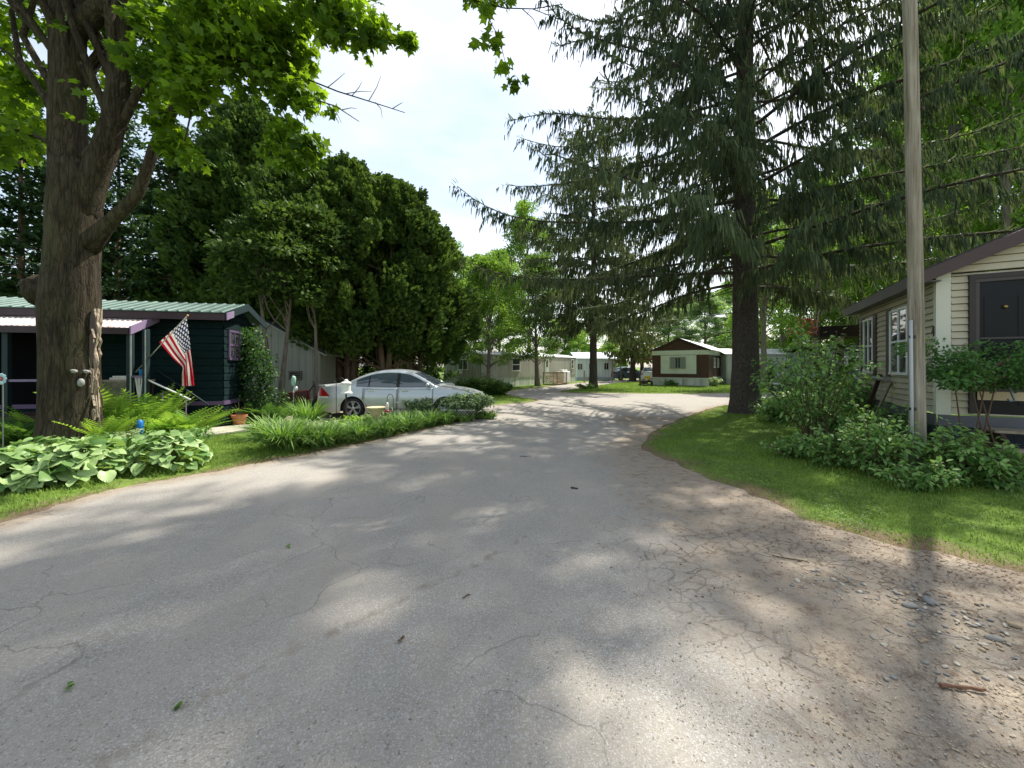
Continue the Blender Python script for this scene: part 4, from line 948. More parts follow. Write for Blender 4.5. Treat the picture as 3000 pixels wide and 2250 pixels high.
# red riding mower behind the car
MW = thing('riding_mower', 'dark red riding mower parked in shade behind the silver sedan', 'lawn mower', (-6.75, 13.3, 0), R(200))
mr_ = paint('dark_red_paint', S(62, 18, 24), .35, .15, 3)
m = MB(); m.prism([(.1, -.28, .38), (.85, -.25, .38), (.92, -.25, .5), (.82, -.25, .72), (.1, -.28, .8)], (0, .53, 0)); m.build('hood', mr_, MW, bevel=.04)
m = MB(); m.prism([(-.75, -.45, .45), (-.1, -.45, .45), (-.05, -.45, .52), (-.2, -.45, .66), (-.7, -.45, .68)], (0, .9, 0)); m.build('fender', mr_, MW, bevel=.05)
m = MB(); m.box(-.6, .7, -.2, .2, .22, .46); m.box(-.2, .35, -.55, .55, .12, .24); m.build('deck', dark_p, MW, bevel=.03)
m = MB(); m.box(-.62, -.2, -.2, .2, .69, .78); m.prism([(-.66, -.2, .74), (-.56, -.2, .74), (-.62, -.2, 1.08), (-.7, -.2, 1.08)], (0, .4, 0)); m.build('seat', dark_p, MW, bevel=.03)
m = MB(); m.tube([(.1, 0, .75), (-.05, 0, .98)], .02); m.tube([(-.05 + .17 * math.sin(a) * .4, .17 * math.cos(a), .98 + .17 * math.sin(a) * .8) for a in np.linspace(0, 2 * math.pi, 19)], .014, 6); m.build('steering_wheel', black, MW)
for x, r, w_ in ((-.5, .24, .11), (.65, .18, .08)):
    for sy in (-1, 1):
        m = MB(); m.lathe([(r * .5, -w_), (r * .92, -w_), (r, -w_ * .6), (r, w_ * .6), (r * .92, w_), (r * .5, w_)], n=18); m.v = [(a, c, b) for a, b, c in m.v]; wh = m.build('wheel', tyre_m, MW, smooth=True); wh.location = (x, sy * .42, r)

yv = dup(MW, (-3.75, 19.6, 0), R(25), 'small white yard tractor half hidden past the silver sedan hood', 'lawn mower')
for c in yv.children:
    if c.name.split('.')[0] in ('hood', 'fender'): c.material_slots[0].link = 'OBJECT'; c.material_slots[0].material = wp
# ------------------------------------------------------------------ trees
def bark(name, ca, cb, sc=(1, 1, .3), k=6, strength=.8, dist=.03, moss=None):
    t = NT(name); v = t.co('Object', sc); n1 = t.noise(v, k, 7, .65, .6); n2 = t.noise(t.co(), 1.3, 4)
    vo = t.n('TexVoronoi', {'Vector': t.n('VectorMath', {0: v, 1: t.n('VectorMath', {0: t.n('TexNoise', {'Vector': v, 'Scale': k * .7, 'Detail': 4}).outputs['Color'], 1: (.25, .25, .25)}, operation='MULTIPLY').outputs[0]}, operation='ADD').outputs[0], 'Scale': k * .9}, feature='DISTANCE_TO_EDGE').outputs['Distance']
    c = t.mix(t.ramp(n1, .3, .7), ca, cb); c = t.mix(t.ramp(vo, .0, .05, .45, 0), c, tuple(x * .45 for x in ca[:3]) + (1,))
    if moss: c = t.mix(t.ramp(n2, .48, .7, 0, .55), c, moss)
    h = t.math('ADD', t.math('MULTIPLY', t.ramp(vo, 0, .10), .45), t.math('MULTIPLY', n1, 1.2))
    return t.done(t.pbsdf(c, .9, t.bump(h, strength, dist), spec=.15))
bark_maple = bark('maple_bark', S(42, 37, 30), S(84, 75, 60), (1, 1, .16), 13, 1.0, .035, S(84, 84, 56))
bark_spruce = bark('spruce_bark', S(60, 54, 50), S(100, 92, 84), (1, 1, .7), 16, .9, .03)
bark_grey = bark('grey_bark', S(104, 96, 88), S(146, 138, 126), (1, 1, .25), 8, .7, .03)
bark_cedar = bark('cedar_bark', S(96, 80, 68), S(140, 120, 102), (1, 1, .12), 10, .7, .02)
L_maple = leaf('maple_leaf', S(46, 78, 24), S(122, 156, 44), .5, S(160, 196, 34), .5, .25)
L_spruce = leaf('spruce_needles', S(52, 70, 56), S(100, 116, 82), .36, S(128, 138, 74), .6, .2)
L_cedar = leaf('cedar_spray', S(38, 62, 34), S(98, 124, 54), .3, S(110, 136, 46), .6, .2)
L_green = leaf('bright_leaf', S(66, 104, 38), S(124, 160, 60), .5, S(160, 196, 66), .5, .25)
L_mid = leaf('mid_green_leaf', S(50, 82, 36), S(96, 130, 54), .42, S(132, 168, 60), .5, .25)
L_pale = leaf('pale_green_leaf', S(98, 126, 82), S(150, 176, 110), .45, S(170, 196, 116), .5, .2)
L_olive = leaf('olive_needles', S(84, 98, 62), S(132, 140, 84), .3, S(150, 158, 84), .6, .2)

def limb(p, q, r0, r1, m, sag=.1, n=7, k=5, r=None):
    r = r or random
    p, q = Vector(p), Vector(q); d = q - p; path = []
    j1 = Vector((r.uniform(-1, 1), r.uniform(-1, 1), r.uniform(-.5, .5))) * d.length * .06
    for i in range(k + 1):
        t = i / k; path.append(p + d * t + Vector((0, 0, 1)) * (math.sin(math.pi * t) * d.length * sag) + j1 * math.sin(2 * math.pi * t))
    m.tube(path, [r0 + (r1 - r0) * (i / k) ** .8 for i in range(k + 1)], n, cap=False)
def crown_cloud(r, centres, rad, per, tmpl, size, flat=.55, tipdown=.35, outw=.8, core=(0, 0, 0), nup=.7):
    """leaves gathered in flattened clumps; returns FB"""
    fb = FB(); C = np.array(centres, float); rad = np.broadcast_to(np.asarray(rad, float), (len(C),)); per = np.broadcast_to(np.asarray(per), (len(C),)).astype(int)
    ci = np.repeat(np.arange(len(C)), per); N = len(ci)
    g = r.normal(0, 1, (N, 3)); g = unit(g) * (r.random((N, 1)) ** .45)
    off = g * rad[ci][:, None]; off[:, 2] *= flat
    pos = C[ci] + off
    out = pos - np.array(core)[None]; out[:, 2] *= .35; out = unit(out)
    tip = unit(outw * out + unit(off) * .5 + r.normal(0, .55, (N, 3)) + np.array([0, 0, -tipdown]))
    nrm = np.array([0, 0, nup]) + r.normal(0, .5, (N, 3)) + out * .25
    var = np.clip(np.repeat(r.random(len(C)), per) * .45 + r.random(N) * .6, 0, 1)
    return fb.add(tmpl[0], tmpl[1], pos, tip, nrm, size * r.uniform(.65, 1.25, N), var, r)
def decid(seed, H, zb, Rr, K, per, lsize, tr, shape=.8, bkm=bark_grey, lm=L_green, tmpl=DIAM, crad=(.6, 1.1), stems=1, lean=0., limbs=30):
    """prototype: returns (trunk mesh, crown mesh)"""
    r = np.random.default_rng(seed); rr = random.Random(seed); m = MB(); cs = []
    for i in range(K):
        t = r.random() ** .85; z = zb + (H - zb) * t
        env = Rr * (math.sin(math.pi * min(.98, (t * .86 + .12)) ** shape)) ** .75
        a = r.uniform(0, 2 * math.pi); env *= 1 + .18 * math.sin(3 * a + seed) + .12 * math.sin(5 * a + 2 * t * 6 + seed)
        q = env * (r.random() ** .42); cs.append((q * math.cos(a), q * math.sin(a), z))
    for s in range(stems):
        a0 = 2 * math.pi * s / stems + seed; off = 0 if stems == 1 else tr * 1.4
        spread = 0 if stems == 1 else Rr * .35
        path = []; ks = 9
        for i in range(ks):
            t = i / (ks - 1); w_ = .25 * tr * math.sin(4 * t + seed + s)
            path.append((math.cos(a0) * (off + spread * t ** 1.3) + w_ * 2 + lean * t, math.sin(a0) * (off + spread * t ** 1.3) + w_, -.1 + H * .88 * t))
        m.tube(path, [tr * (1.35 if i == 0 else 1.05 - .97 * (i / (ks - 1)) ** .9) for i in range(ks)], 12, wob=lambda i, th: 1 + .06 * math.sin(3 * th + i * .4))
        for j in range(limbs // stems):
            c = cs[int(r.integers(len(cs)))]; zt = max(zb * .75, c[2] * rr.uniform(.55, .85)); t = min(zt / (H * .88), .95); i = min(int(t * (ks - 1)), ks - 2); f_ = t * (ks - 1) - i
            p = tuple(path[i][k] + (path[i + 1][k] - path[i][k]) * f_ for k in range(3))
            limb(p, c, tr * .38 * (1 - t * .7), .012, m, .06, 6, 5, rr)
    fb = crown_cloud(r, cs, r.uniform(crad[0], crad[1], K), per, tmpl, lsize, core=(0, 0, zb))
    tm = m.build('trunk', bkm, None, smooth=True); cm = fb.build('crown', lm)
    return tm, cm
PROTO_PARTS = []
def proto(pair):
    a, b = pair; da, db = a.data, b.data
    bpy.data.objects.remove(a); bpy.data.objects.remove(b); return da, db
def tree(name, label, loc, rz, sc, pr, cat='tree', group=None, crown_mat=None, crown_name='crown'):
    T = thing(name, label, cat, (loc[0], loc[1], 0), rz, group, sc)
    link('trunk', pr[0], None, T); c = link(crown_name, pr[1], None, T)
    if crown_mat: c.material_slots[0].link = 'OBJECT'; c.material_slots[0].material = crown_mat
    return T

# ---- arborvitae (white cedar): dense upright feathery sprays
def cedar(seed, H, Rr, zb, N, stems=5, size=.30, tr=.14, rnd=1.6):
    r = np.random.default_rng(seed); fb = FB(); K = int(120 + 60 * H)
    t = r.random(K) ** .8; z = zb + (H - zb) * t; a = r.uniform(0, 6.283, K)
    env = Rr * np.minimum(1, (t + .10) / .22) ** .6 * (1 - t ** rnd) ** .66 + .12
    env *= 1 + .16 * np.sin(3 * a + seed) + .12 * np.sin(7 * a + 9 * t + seed)
    q = env * r.random(K) ** .28; sp_ = r.random(K) < .16; q = np.where(sp_, env * r.uniform(1.04, 1.2, K), q)
    C = np.stack([q * np.cos(a), q * np.sin(a), z], 1); cr_ = r.uniform(.24, .5, K) * (.7 + .6 * (1 - t)) * (Rr / 2.6) ** .4; cr_ = np.where(sp_, cr_ * .6, cr_)
    per = np.full(K, N // K); ci = np.repeat(np.arange(K), per); M = len(ci)
    g = unit(r.normal(0, 1, (M, 3))) * (r.random((M, 1)) ** .4); off = g * cr_[ci][:, None]; off[:, 2] *= np.where(sp_[ci], 2.3, 1.25)
    pos = C[ci] + off; out = pos.copy(); out[:, 2] = 0; out = unit(out)
    tip = unit(out * .8 + np.array([0, 0, .75]) + r.normal(0, .38, (M, 3))); nrm = np.cross(tip, r.normal(0, 1, (M, 3))) + out * .4
    var = np.clip(np.repeat(r.random(K), per) * .5 + r.random(M) * .55, 0, 1)
    fb.add(SPRAY[0], SPRAY[1], pos, tip, nrm, size * r.uniform(.6, 1.25, M), var, r)
    m = MB(); rr = random.Random(seed)
    for s in range(stems):
        a0 = 6.283 * s / stems + rr.uniform(-.4, .4); path = [(math.cos(a0) * (.18 + .55 * Rr * (i / 6) ** 1.2 * (1 - .55 * i / 6)), math.sin(a0) * (.18 + .55 * Rr * (i / 6) ** 1.2 * (1 - .55 * i / 6)), -.1 + H * .82 * i / 6) for i in range(7)]
        path = [(x + rr.uniform(-.06, .06), y + rr.uniform(-.06, .06), z_) for x, y, z_ in path]
        m.tube(path, [tr * (1.2 - 1.08 * i / 6) for i in range(7)], 9)
        for j in range(7):
            i = rr.randint(1, 4); p = path[i]; al_ = rr.uniform(0, 6.283); limb(p, (p[0] + math.cos(al_) * Rr * .7, p[1] + math.sin(al_) * Rr * .7, p[2] + rr.uniform(.5, 1.4)), tr * .3, .01, m, .05, 5, 4, rr)
    return m.build('trunk', bark_cedar, None, smooth=True), fb.build('crown', L_cedar)
CE1 = proto(cedar(3, 11.5, 3.0, 2.7, 95000, size=.225, rnd=2.4)); CE2 = proto(cedar(8, 14.0, 2.6, 2.2, 80000, 3, size=.225)); 
GC = 'tall cedars massed behind the car and the green cottage'
tree('cedar_tree', 'broad dense cedar directly behind the silver car with several leaning stems', (-6.0, 19.0), .4, (1.0, 1.0, .90), CE1, group=GC)
tree('cedar_tree', 'rounded cedar at the right end of the dark row with drooping outer sprays', (-5.2, 20.6), 2.1, (.80, .80, .68), CE1, group=GC)
tree('cedar_tree', 'cedar with the pointed top second from the right of the dark row', (-8.2, 19.6), 1.1, (1.12, 1.12, 1.0), CE1, group=GC)
tree('cedar_tree', 'dark cedar rising straight above the grey shed roof', (-10.6, 20.4), 3.0, (1.1, 1.1, 1.04), CE1, group=GC)
tree('cedar_tree', 'tall cedar whose tip stands behind the thin maple limb', (-14.2, 21.2), 4.0, (1.2, 1.2, 1.12), CE2, group=GC)
tree('cedar_tree', 'cedar filling the gap between the shed and the tall tipped cedar', (-12.6, 22.8), 5.2, (1.0, 1.0, 1.0), CE2, group=GC)

# ---- open conifers seen over the cottage roof
def pine(seed, H, zb, Rr, nb, tr, bkm=bark_cedar, lm=L_mid, per=26, size=.3):
    r = np.random.default_rng(seed); rr = random.Random(seed); m = MB(); fb = FB()
    m.tube([(0, 0, -.1), (.05, 0, H * .3), (-.05, .05, H * .65), (0, 0, H)], [tr * 1.1, tr * .85, tr * .5, .02], 10)
    P = []
    for i in range(nb):
        t = (i + rr.random()) / nb; z = zb + (H - zb) * t; a = i * 2.4 + rr.uniform(-.4, .4); L = Rr * (1 - .8 * t) * rr.uniform(.7, 1.1)
        q = (math.cos(a) * L, math.sin(a) * L, z + L * rr.uniform(-.12, .2)); limb((0, 0, z), q, .03 + .03 * (1 - t), .008, m, -.05, 5, 4, rr)
        k = max(3, int(L * 4)); s_ = np.linspace(.25, 1, k); P.append(np.stack([q[0] * s_, q[1] * s_, z + (q[2] - z) * s_], 1))
    P = np.concatenate(P); M = len(P) * per; c = np.repeat(P, per, 0); off = r.normal(0, 1, (M, 3)) * np.array([.26, .26, .12])
    pos = c + off; out = pos.copy(); out[:, 2] = 0; tip = unit(unit(out) + r.normal(0, .6, (M, 3)) + np.array([0, 0, -.15])); nrm = np.array([0, 0, 1.]) + r.normal(0, .4, (M, 3))
    fb.add(SPRAY[0], SPRAY[1], pos, tip, nrm, size * r.uniform(.6, 1.2, M), np.clip(np.repeat(r.random(len(P)), per) * .4 + r.random(M) * .6, 0, 1), r)
    return m.build('trunk', bkm, None, smooth=True), fb.build('crown', lm)
L_dark = leaf('dark_conifer', S(34, 58, 40), S(66, 92, 52), .25, S(90, 120, 50), .6, .2)
PI1 = proto(pine(21, 16, 3.2, 2.7, 60, .17, lm=L_dark)); PI2 = proto(pine(22, 13, 2.6, 2.4, 46, .14, lm=L_dark))
GP = 'open conifers standing behind the green cottage'
for i, (u, Y, sc, pr, lb) in enumerate(((60, 19, 1.0, PI1, 'open conifer at the far left edge behind the maple trunk'), (-90, 21, 1.05, PI2, 'conifer largely outside the left picture edge behind the cottage'), (255, 22, .95, PI2, 'slim conifer just right of the maple trunk above the green roof'),
        (345, 20.5, .96, PI1, 'conifer behind the thin rising maple limb'), (430, 24, 1.0, PI2, 'conifer with pale gaps of sky under its boughs above the flag'), (500, 19.5, .86, PI1, 'straight thin-stemmed conifer above the right end of the green roof'),
        (180, 26, 1.1, PI1, 'tall conifer hidden for the most part by the maple trunk'), (560, 25, 1.02, PI1, 'conifer with double-looking stems left of the cedar row'))):
    tree('conifer_tree', lb, ((u - 1500) / F * Y, Y), i * 1.3, sc, pr, group=GP)
L_hedge = L_mid
BG1 = proto(decid(51, 9.5, 1.0, 3.6, 110, 220, .26, .16, lm=L_mid, bkm=bark_grey))
# multi-stemmed yard trees by the shed
ST1 = proto(decid(31, 7.4, 4.0, 1.6, 80, 120, .19, .11, stems=2, lm=L_cedar, tmpl=SPRAY, limbs=20, crad=(.3, .7))); ST2 = proto(decid(32, 7.2, 4.0, 1.5, 70, 120, .19, .10, lm=L_cedar, tmpl=SPRAY, limbs=16, crad=(.3, .7)))
tree('yard_tree', 'forked slim tree in front of the grey shed wall', ((806 - 1500) / F * 14.6, 14.6), .9, 1.0, ST1)
tree('yard_tree', 'single-stemmed slim tree at the right end of the grey shed', ((922 - 1500) / F * 15.6, 15.6), .2, (1, 1, 1.05), ST2)

# ---- deciduous trees further off
DE1 = proto(decid(41, 13, 3.0, 3.6, 120, 260, .22, .2, lm=L_green)); DE2 = proto(decid(42, 17, 2.6, 4.6, 120, 190, .26, .26, lm=L_green)); DE3 = proto(decid(43, 10, 2.3, 2.6, 70, 260, .18, .2, lm=L_mid))
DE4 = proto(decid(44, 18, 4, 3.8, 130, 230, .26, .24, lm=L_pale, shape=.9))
tree('maple_tree', 'leafy tree with a pale slanting dead branch before the end of the grey mobile home', ((1432 - 1500) / F * 25.6, 25.6), .3, (.78, .78, .84), DE3, crown_mat=L_green)
tree('maple_tree', 'dark-stemmed tree with a low right fork before the grey mobile home', ((1572 - 1500) / F * 31.0, 31.0), 1.9, (.95, .95, 1.0), DE3)
GB = 'leafy trees beyond the mobile homes'
for i, (u, Y, sc, pr, mt, lb) in enumerate((
        (1395, 34, (.68, .68, .84), DE1, None, 'light green tree rising just right of the rounded cedar'), (1462, 36, (.8, .8, .92), DE1, None, 'bright tree behind the roof of the grey mobile home'), (1548, 42, (.95, .95, 1.12), DE2, None, 'tall light green tree left of the distant spruce top'),
        (1655, 52, (.9, .9, .62), DE1, None, 'low bright tree above the far end of the grey mobile home'), (1745, 60, .7, DE2, None, 'pale leafy tree behind the bluish white house'),
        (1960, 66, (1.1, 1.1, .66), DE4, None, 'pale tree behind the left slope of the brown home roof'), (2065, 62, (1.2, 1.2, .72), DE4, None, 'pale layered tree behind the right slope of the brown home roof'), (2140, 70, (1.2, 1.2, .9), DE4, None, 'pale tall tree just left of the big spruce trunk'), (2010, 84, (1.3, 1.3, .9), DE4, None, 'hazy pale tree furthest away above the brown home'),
        (2290, 40, .92, DE2, None, 'bright tree behind the white home just right of the spruce trunk'), (2400, 34, 1.0, DE2, None, 'bright tree behind the red-leaved sapling'), (2520, 31, .95, DE2, None, 'bright tree straight behind the utility pole'),
        (2640, 27, (.95, .95, 1.42), DE2, None, 'leafy tree just above the beige house eave'), (2790, 24, (.98, .98, 1.47), DE2, None, 'leafy tree over the middle of the beige house roof'), (2950, 21, (.95, .95, 1.42), DE2, None, 'leafy tree above the beige house gable at the right edge'), (3120, 24, (1.1, 1.1, 1.65), DE2, None, 'tall leafy tree reaching in from beyond the right edge'),
        (2230, 48, 1.0, DE2, None, 'leafy tree seen left past the spruce trunk'), (2480, 44, 1.1, DE2, None, 'larger leafy tree two rows behind the utility pole'), (2720, 38, (1.15, 1.15, 1.72), DE2, None, 'larger leafy tree two rows behind the beige house'), (2900, 34, (1.2, 1.2, 1.80), DE2, None, 'tall tree two rows behind the gable at the right'),
        (1330, 44, .9, DE2, None, 'tall tree showing between the cedars and the bright tree'), (1190, 40, 1.0, DE2, L_mid, 'tree hidden behind the dense cedar'), (1000, 36, 1.0, DE2, L_mid, 'tree behind the pointed cedar'))):
    tree('leafy_tree', lb, ((u - 1500) / F * Y, Y), i * 1.7, sc, pr, group=GB, crown_mat=mt)
# stout grey trunks with high crowns in front of the white home
DE5 = proto(decid(45, 15, 6.5, 3.2, 70, 220, .22, .24, lm=L_green))
tree('leafy_tree', 'tree with a bare grey trunk beside the dark board fence', ((2237 - 1500) / F * 27.5, 27.5), .5, .9, DE5, group=GB)
tree('leafy_tree', 'tree with a tan trunk before the white mobile home', ((2396 - 1500) / F * 22, 22), 2.5, (.72, .72, .8), DE5, group=GB)
# low undergrowth masses that close the far gaps, each a shrub of its own
for i, (u, Y, sc, mt, lb) in enumerate(((1250, 27, .52, L_mid, 'dark bush below the rounded cedar'), (1130, 25, .55, L_cedar, 'dark bush among the cedar stems'), (980, 24, .6, L_cedar, 'dark bush between shed and cedar stems'), (780, 27, .55, L_cedar, 'dark bush behind the grey shed'),
        (2330, 45, .7, L_green, 'bright bush behind the white home'), (2560, 36, .7, L_green, 'bright bush behind the blue-grey home'), (2200, 58, .7, L_green, 'bright bush left of the board fence'), (1800, 75, .8, L_green, 'bush behind the distant cars'), (1690, 70, .8, L_green, 'bush behind the bluish white house'))):
    tree('background_bush', lb, ((u - 1500) / F * Y, Y), i * 2.1, sc, BG1, 'bush', 'bushes closing the far side of the lots', mt)
# ------------------------------------------------------------------ Norway spruces with hanging twigs
TASS = (np.array([(-.5, 0, 0), (.5, 0, 0), (.62, .35, .0), (.42, .7, .0), (0, 1, 0), (-.45, .66, 0), (-.6, .3, 0)]), np.array([(0, 1, 2), (0, 2, 6), (6, 2, 3), (6, 3, 5), (5, 3, 4)]))
def spruce(name, label, loc, H, zb, Lmax, nb, tr, seed, dens=1.0, tw=.05, tl=.34, lm=None, zfull=.28, group=None, dead=8, lat=.95, pw=.75, lo=.62, pole_clear=False):
    r = np.random.default_rng(seed); rr = random.Random(seed)
    T = thing(name, label, 'spruce', loc, 0, group)
    m = MB(); n = 16
    zs = [-.2, .05, .5, 1.5, 3, 5, 8, 11, 14, H * .8, H]
    m.tube([(.02 * math.sin(z), .02 * math.cos(z * .7), z) for z in zs], [tr * (1.5 if z < 0 else 1.28 if z < .1 else 1.08 if z < .6 else max(.02, 1 - z / H * .97)) for z in zs], 20, wob=lambda i, th: 1 + (.09 * math.sin(5 * th + 1) if i < 2 else .025 * math.sin(5 * th + i)))
    m.build('trunk', bark_spruce, T, smooth=True)
    B = MB(); fb = FB()
    for i in range(nb + dead):
        bare = i >= nb
        t = ((i + rr.random()) / nb) if not bare else 0
        z = zb + (H - zb) * t ** 1.12 if not bare else rr.uniform(max(2.2, zb - 1.6), zb + .6)
        a = i * 2.39996 + rr.uniform(-.35, .35)
        L = Lmax * (1 - t) ** pw * min(1, lo + t / zfull * (1 - lo)) * rr.uniform(.72, 1.1) if not bare else rr.uniform(.8, 2.6)
        if pole_clear and z < 12 and abs((a + 1.80 + math.pi) % (2 * math.pi) - math.pi) < .30: L = min(L, 5.6)   # keep clear of the utility pole
        if L < .4: continue
        k = max(6, int(L * 2.2)); s = np.linspace(0, 1, k + 1)
        droop = rr.uniform(.10, .22) if not bare else rr.uniform(.1, .35); up = rr.uniform(.10, .24)
        hz = L * s; vz = L * (.10 * s - (droop + up * 1.0) * s ** 2 * 1.25 + up * 1.75 * s ** 3.4) + (L * .16 * t * s)
        bend = (.16 * np.sin(s * 3 + i) + .05 * np.sin(s * 9 + 2 * i)) * s; vz = vz + .03 * L * np.sin(s * 7 + i) * s * (1 - s)
        px = np.cos(a + bend) * hz; py = np.sin(a + bend) * hz
        path = np.stack([px, py, z + vz], 1)
        B.tube(path.tolist(), [max(.008, (.011 + .0058 * L) * (1 - .85 * q)) for q in s], 5, cap=False)
        if bare: continue
        # side twigs, then tassels hanging from twigs and branch
        tang = np.array([math.cos(a), math.sin(a), 0]); sid = np.array([-math.sin(a), math.cos(a), 0])
        nl = int(L * 5.5 * dens) + 3
        for sg in (-1, 1):
            u = np.sort(r.uniform(.16, 1.0, nl)); base = np.stack([np.interp(u, s, path[:, c]) for c in range(3)], 1)
            ll = lat * (1.05 - .75 * u) * r.uniform(.5, 1.15, nl) * min(1, .35 + L / 5)
            d = sg * sid[None] * .80 + tang[None] * (.55 + .3 * u[:, None]) + r.normal(0, .12, (nl, 3)); d = unit(d); dr_ = r.uniform(.15, .95, nl)
            nt_ = np.maximum(3, (ll * 16 * dens).astype(int)); ii = np.repeat(np.arange(nl), nt_); f_ = r.random(len(ii)) ** .8
            p = base[ii] + d[ii] * (ll[ii] * f_)[:, None]; p[:, 2] -= dr_[ii] * ll[ii] * f_ ** 1.8
            N = len(p)
            hang = tl * r.uniform(.35, 1.25, N) * (1.1 - .55 * u[ii]) * min(1, .4 + L / 5)
            tip = np.array([0, 0, -1.0]) + d[ii] * r.uniform(.0, .34, N)[:, None] + r.normal(0, .11, (N, 3))
            nrm = r.normal(0, 1, (N, 3))
            sz = np.stack([np.full(N, tw) * r.uniform(.7, 1.4, N), hang, np.ones(N)], 1)
            vr = np.clip(.35 * r.random() + .65 * r.random(N), 0, 1)
            fb.add(TASS[0], TASS[1], p, tip, nrm, sz, vr, r)
            sel = r.random(N) < .55
            fb.add(TASS[0], TASS[1], p[sel], tip[sel], np.cross(tip[sel], nrm[sel]), sz[sel], vr[sel], r)
            # upper surface sprigs keep the bough itself green
            M = max(4, int(L * 11 * dens)); w_ = r.uniform(.12, 1.0, M); bp_ = np.stack([np.interp(w_, s, path[:, c]) for c in range(3)], 1)
            tp = tang[None] * .7 + sid[None] * sg * r.uniform(.2, 1, M)[:, None] + r.normal(0, .2, (M, 3)) + np.array([0, 0, .12])
            fb.add(TASS[0], TASS[1], bp_, tp, np.array([[0, 0, 1.]]) + r.normal(0, .4, (M, 3)), np.stack([np.full(M, tw * 1.1), r.uniform(.12, .32, M), np.ones(M)], 1), None, r)
        # upturned bare tip shoots
        e = path[-1]
        for q in range(4): fb.add(TASS[0], TASS[1], e[None] + r.normal(0, .05, (1, 3)), (tang * r.uniform(.2, 1) + np.array([0, 0, r.uniform(.2, .9)]) + sid * r.uniform(-.7, .7))[None], r.normal(0, 1, (1, 3)), np.array([[tw * .6, r.uniform(.2, .35), 1]]), None, r)
    B.build('branches', bark_spruce, T, smooth=True)
    fb.build('crown', lm or L_spruce, T)
    return T
L_haze = leaf('hazed_spruce_needles', S(70, 88, 68), S(122, 134, 92), .36, S(140, 146, 84), .6, .2)  # lighter copy of the spruce needles, distance haze put into the colour
spruce('norway_spruce', 'huge spruce with hanging twig curtains standing on the right verge', (7.66, 12.9, 0), 26, 4.1, 10.4, 132, .42, 5, dens=1.2, tw=.024, tl=.42, lat=1.25, pw=.74, lo=.88, dead=16, pole_clear=True)
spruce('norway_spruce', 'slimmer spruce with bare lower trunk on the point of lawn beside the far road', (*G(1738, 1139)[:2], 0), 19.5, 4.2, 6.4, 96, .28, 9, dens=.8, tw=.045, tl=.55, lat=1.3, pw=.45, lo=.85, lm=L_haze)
spruce('spruce_tree', 'dark spruce with sweeping low boughs left of the brown mobile home', (12.6, 41.0, 0), 10.5, 2.3, 4.0, 60, .3, 12, dens=.6, tw=.10, tl=.5, lm=L_olive, dead=0)
spruce('spruce_tree', 'shorter dark spruce between the far road and the brown mobile home', (14.4, 43.5, 0), 7.5, 2.2, 3.2, 44, .25, 13, dens=.6, tw=.10, tl=.45, lm=L_spruce, dead=0)

# ------------------------------------------------------------------ the old maple
MY, MC = 7.55, .66                         # depth of the trunk; narrowing of its true radius at this angle
def mp_(u, v, Y=MY): return Vector(A(u, v, Y))
M0 = Vector((A(208, 1312, MY)[0], MY, 0))
MT = thing('maple_tree', 'massive old maple with forked limbs and a torn bark scar over the hosta bed', 'maple', M0)
def wr_(px, Y=MY): return px / F * Y * MC / 2
def mtube(mb, pts, n=28, amp=.05, seed=0, Y=MY):
    path = [mp_(p[0], p[1], p[3] if len(p) > 3 else Y) - M0 for p in pts]; rad = [wr_(p[2], p[3] if len(p) > 3 else Y) for p in pts]
    P2_, R2_ = [], []
    for i in range(len(path) - 1):
        for j in range(4):
            t = j / 4; P2_.append(path[i].lerp(path[i + 1], t)); R2_.append(rad[i] + (rad[i + 1] - rad[i]) * t)
    P2_.append(path[-1]); R2_.append(rad[-1])
    mb.tube(P2_, R2_, n, wob=lambda i, th: 1 + amp * (.5 * math.sin(4 * th + seed + .05 * i) + .35 * math.sin(9 * th + 1.3 * seed + .09 * i) + .3 * math.sin(15 * th + .16 * i) + .25 * math.sin(5 * th - .5 * i)))
tk = MB()
mtube(tk, [(206, 1400, 300), (206, 1345, 262), (207, 1300, 222), (207, 1200, 200), (206, 1100, 192), (205, 1000, 190), (204, 900, 196), (208, 840, 188), (212, 780, 176), (216, 700, 172), (219, 620, 178), (222, 560, 168), (216, 480, 150)], 64, .035, 1)
mtube(tk, [(222, 640, 150), (208, 520, 140), (200, 420, 126), (196, 330, 120), (198, 200, 116), (200, 80, 116), (202, -60, 110), (206, -250, 92), (190, -600, 50, 7.3)], 36, .05, 2)
mtube(tk, [(236, 640, 120), (268, 540, 104), (306, 440, 92), (332, 360, 84), (346, 260, 78), (355, 120, 78), (368, 0, 76), (395, -200, 66), (450, -560, 36, 8.2)], 30, .05, 3)
mtube(tk, [(255, 720, 90), (318, 655, 54), (372, 602, 47), (403, 565, 44), (432, 495, 40), (452, 430, 40), (488, 360, 38), (516, 308, 37), (540, 262, 35), (556, 190, 26, 7.4), (600, 90, 20, 7.1), (680, -20, 16, 6.8)], 18, .05, 4)
mtube(tk, [(252, 470, 60), (292, 420, 44), (336, 388, 38), (372, 335, 34), (398, 280, 31), (430, 222, 28), (462, 188, 26), (492, 130, 22, 7.4), (522, 66, 20, 7.2), (566, 0, 18, 7), (640, -140, 14, 6.8)], 14, .05, 5)
mtube(tk, [(150, 420, 30), (110, 402, 16), (60, 384, 13), (0, 370, 11), (-120, 350, 8)], 9, .04, 6)
mtube(tk, [(150, 330, 22), (118, 265, 14), (80, 222, 12), (30, 160, 11), (-20, 128, 10), (-200, 30, 7)], 9, .04, 7)
mtube(tk, [(160, 180, 22), (142, 60, 16), (112, 0, 14), (60, -120, 10)], 9, .04, 8)
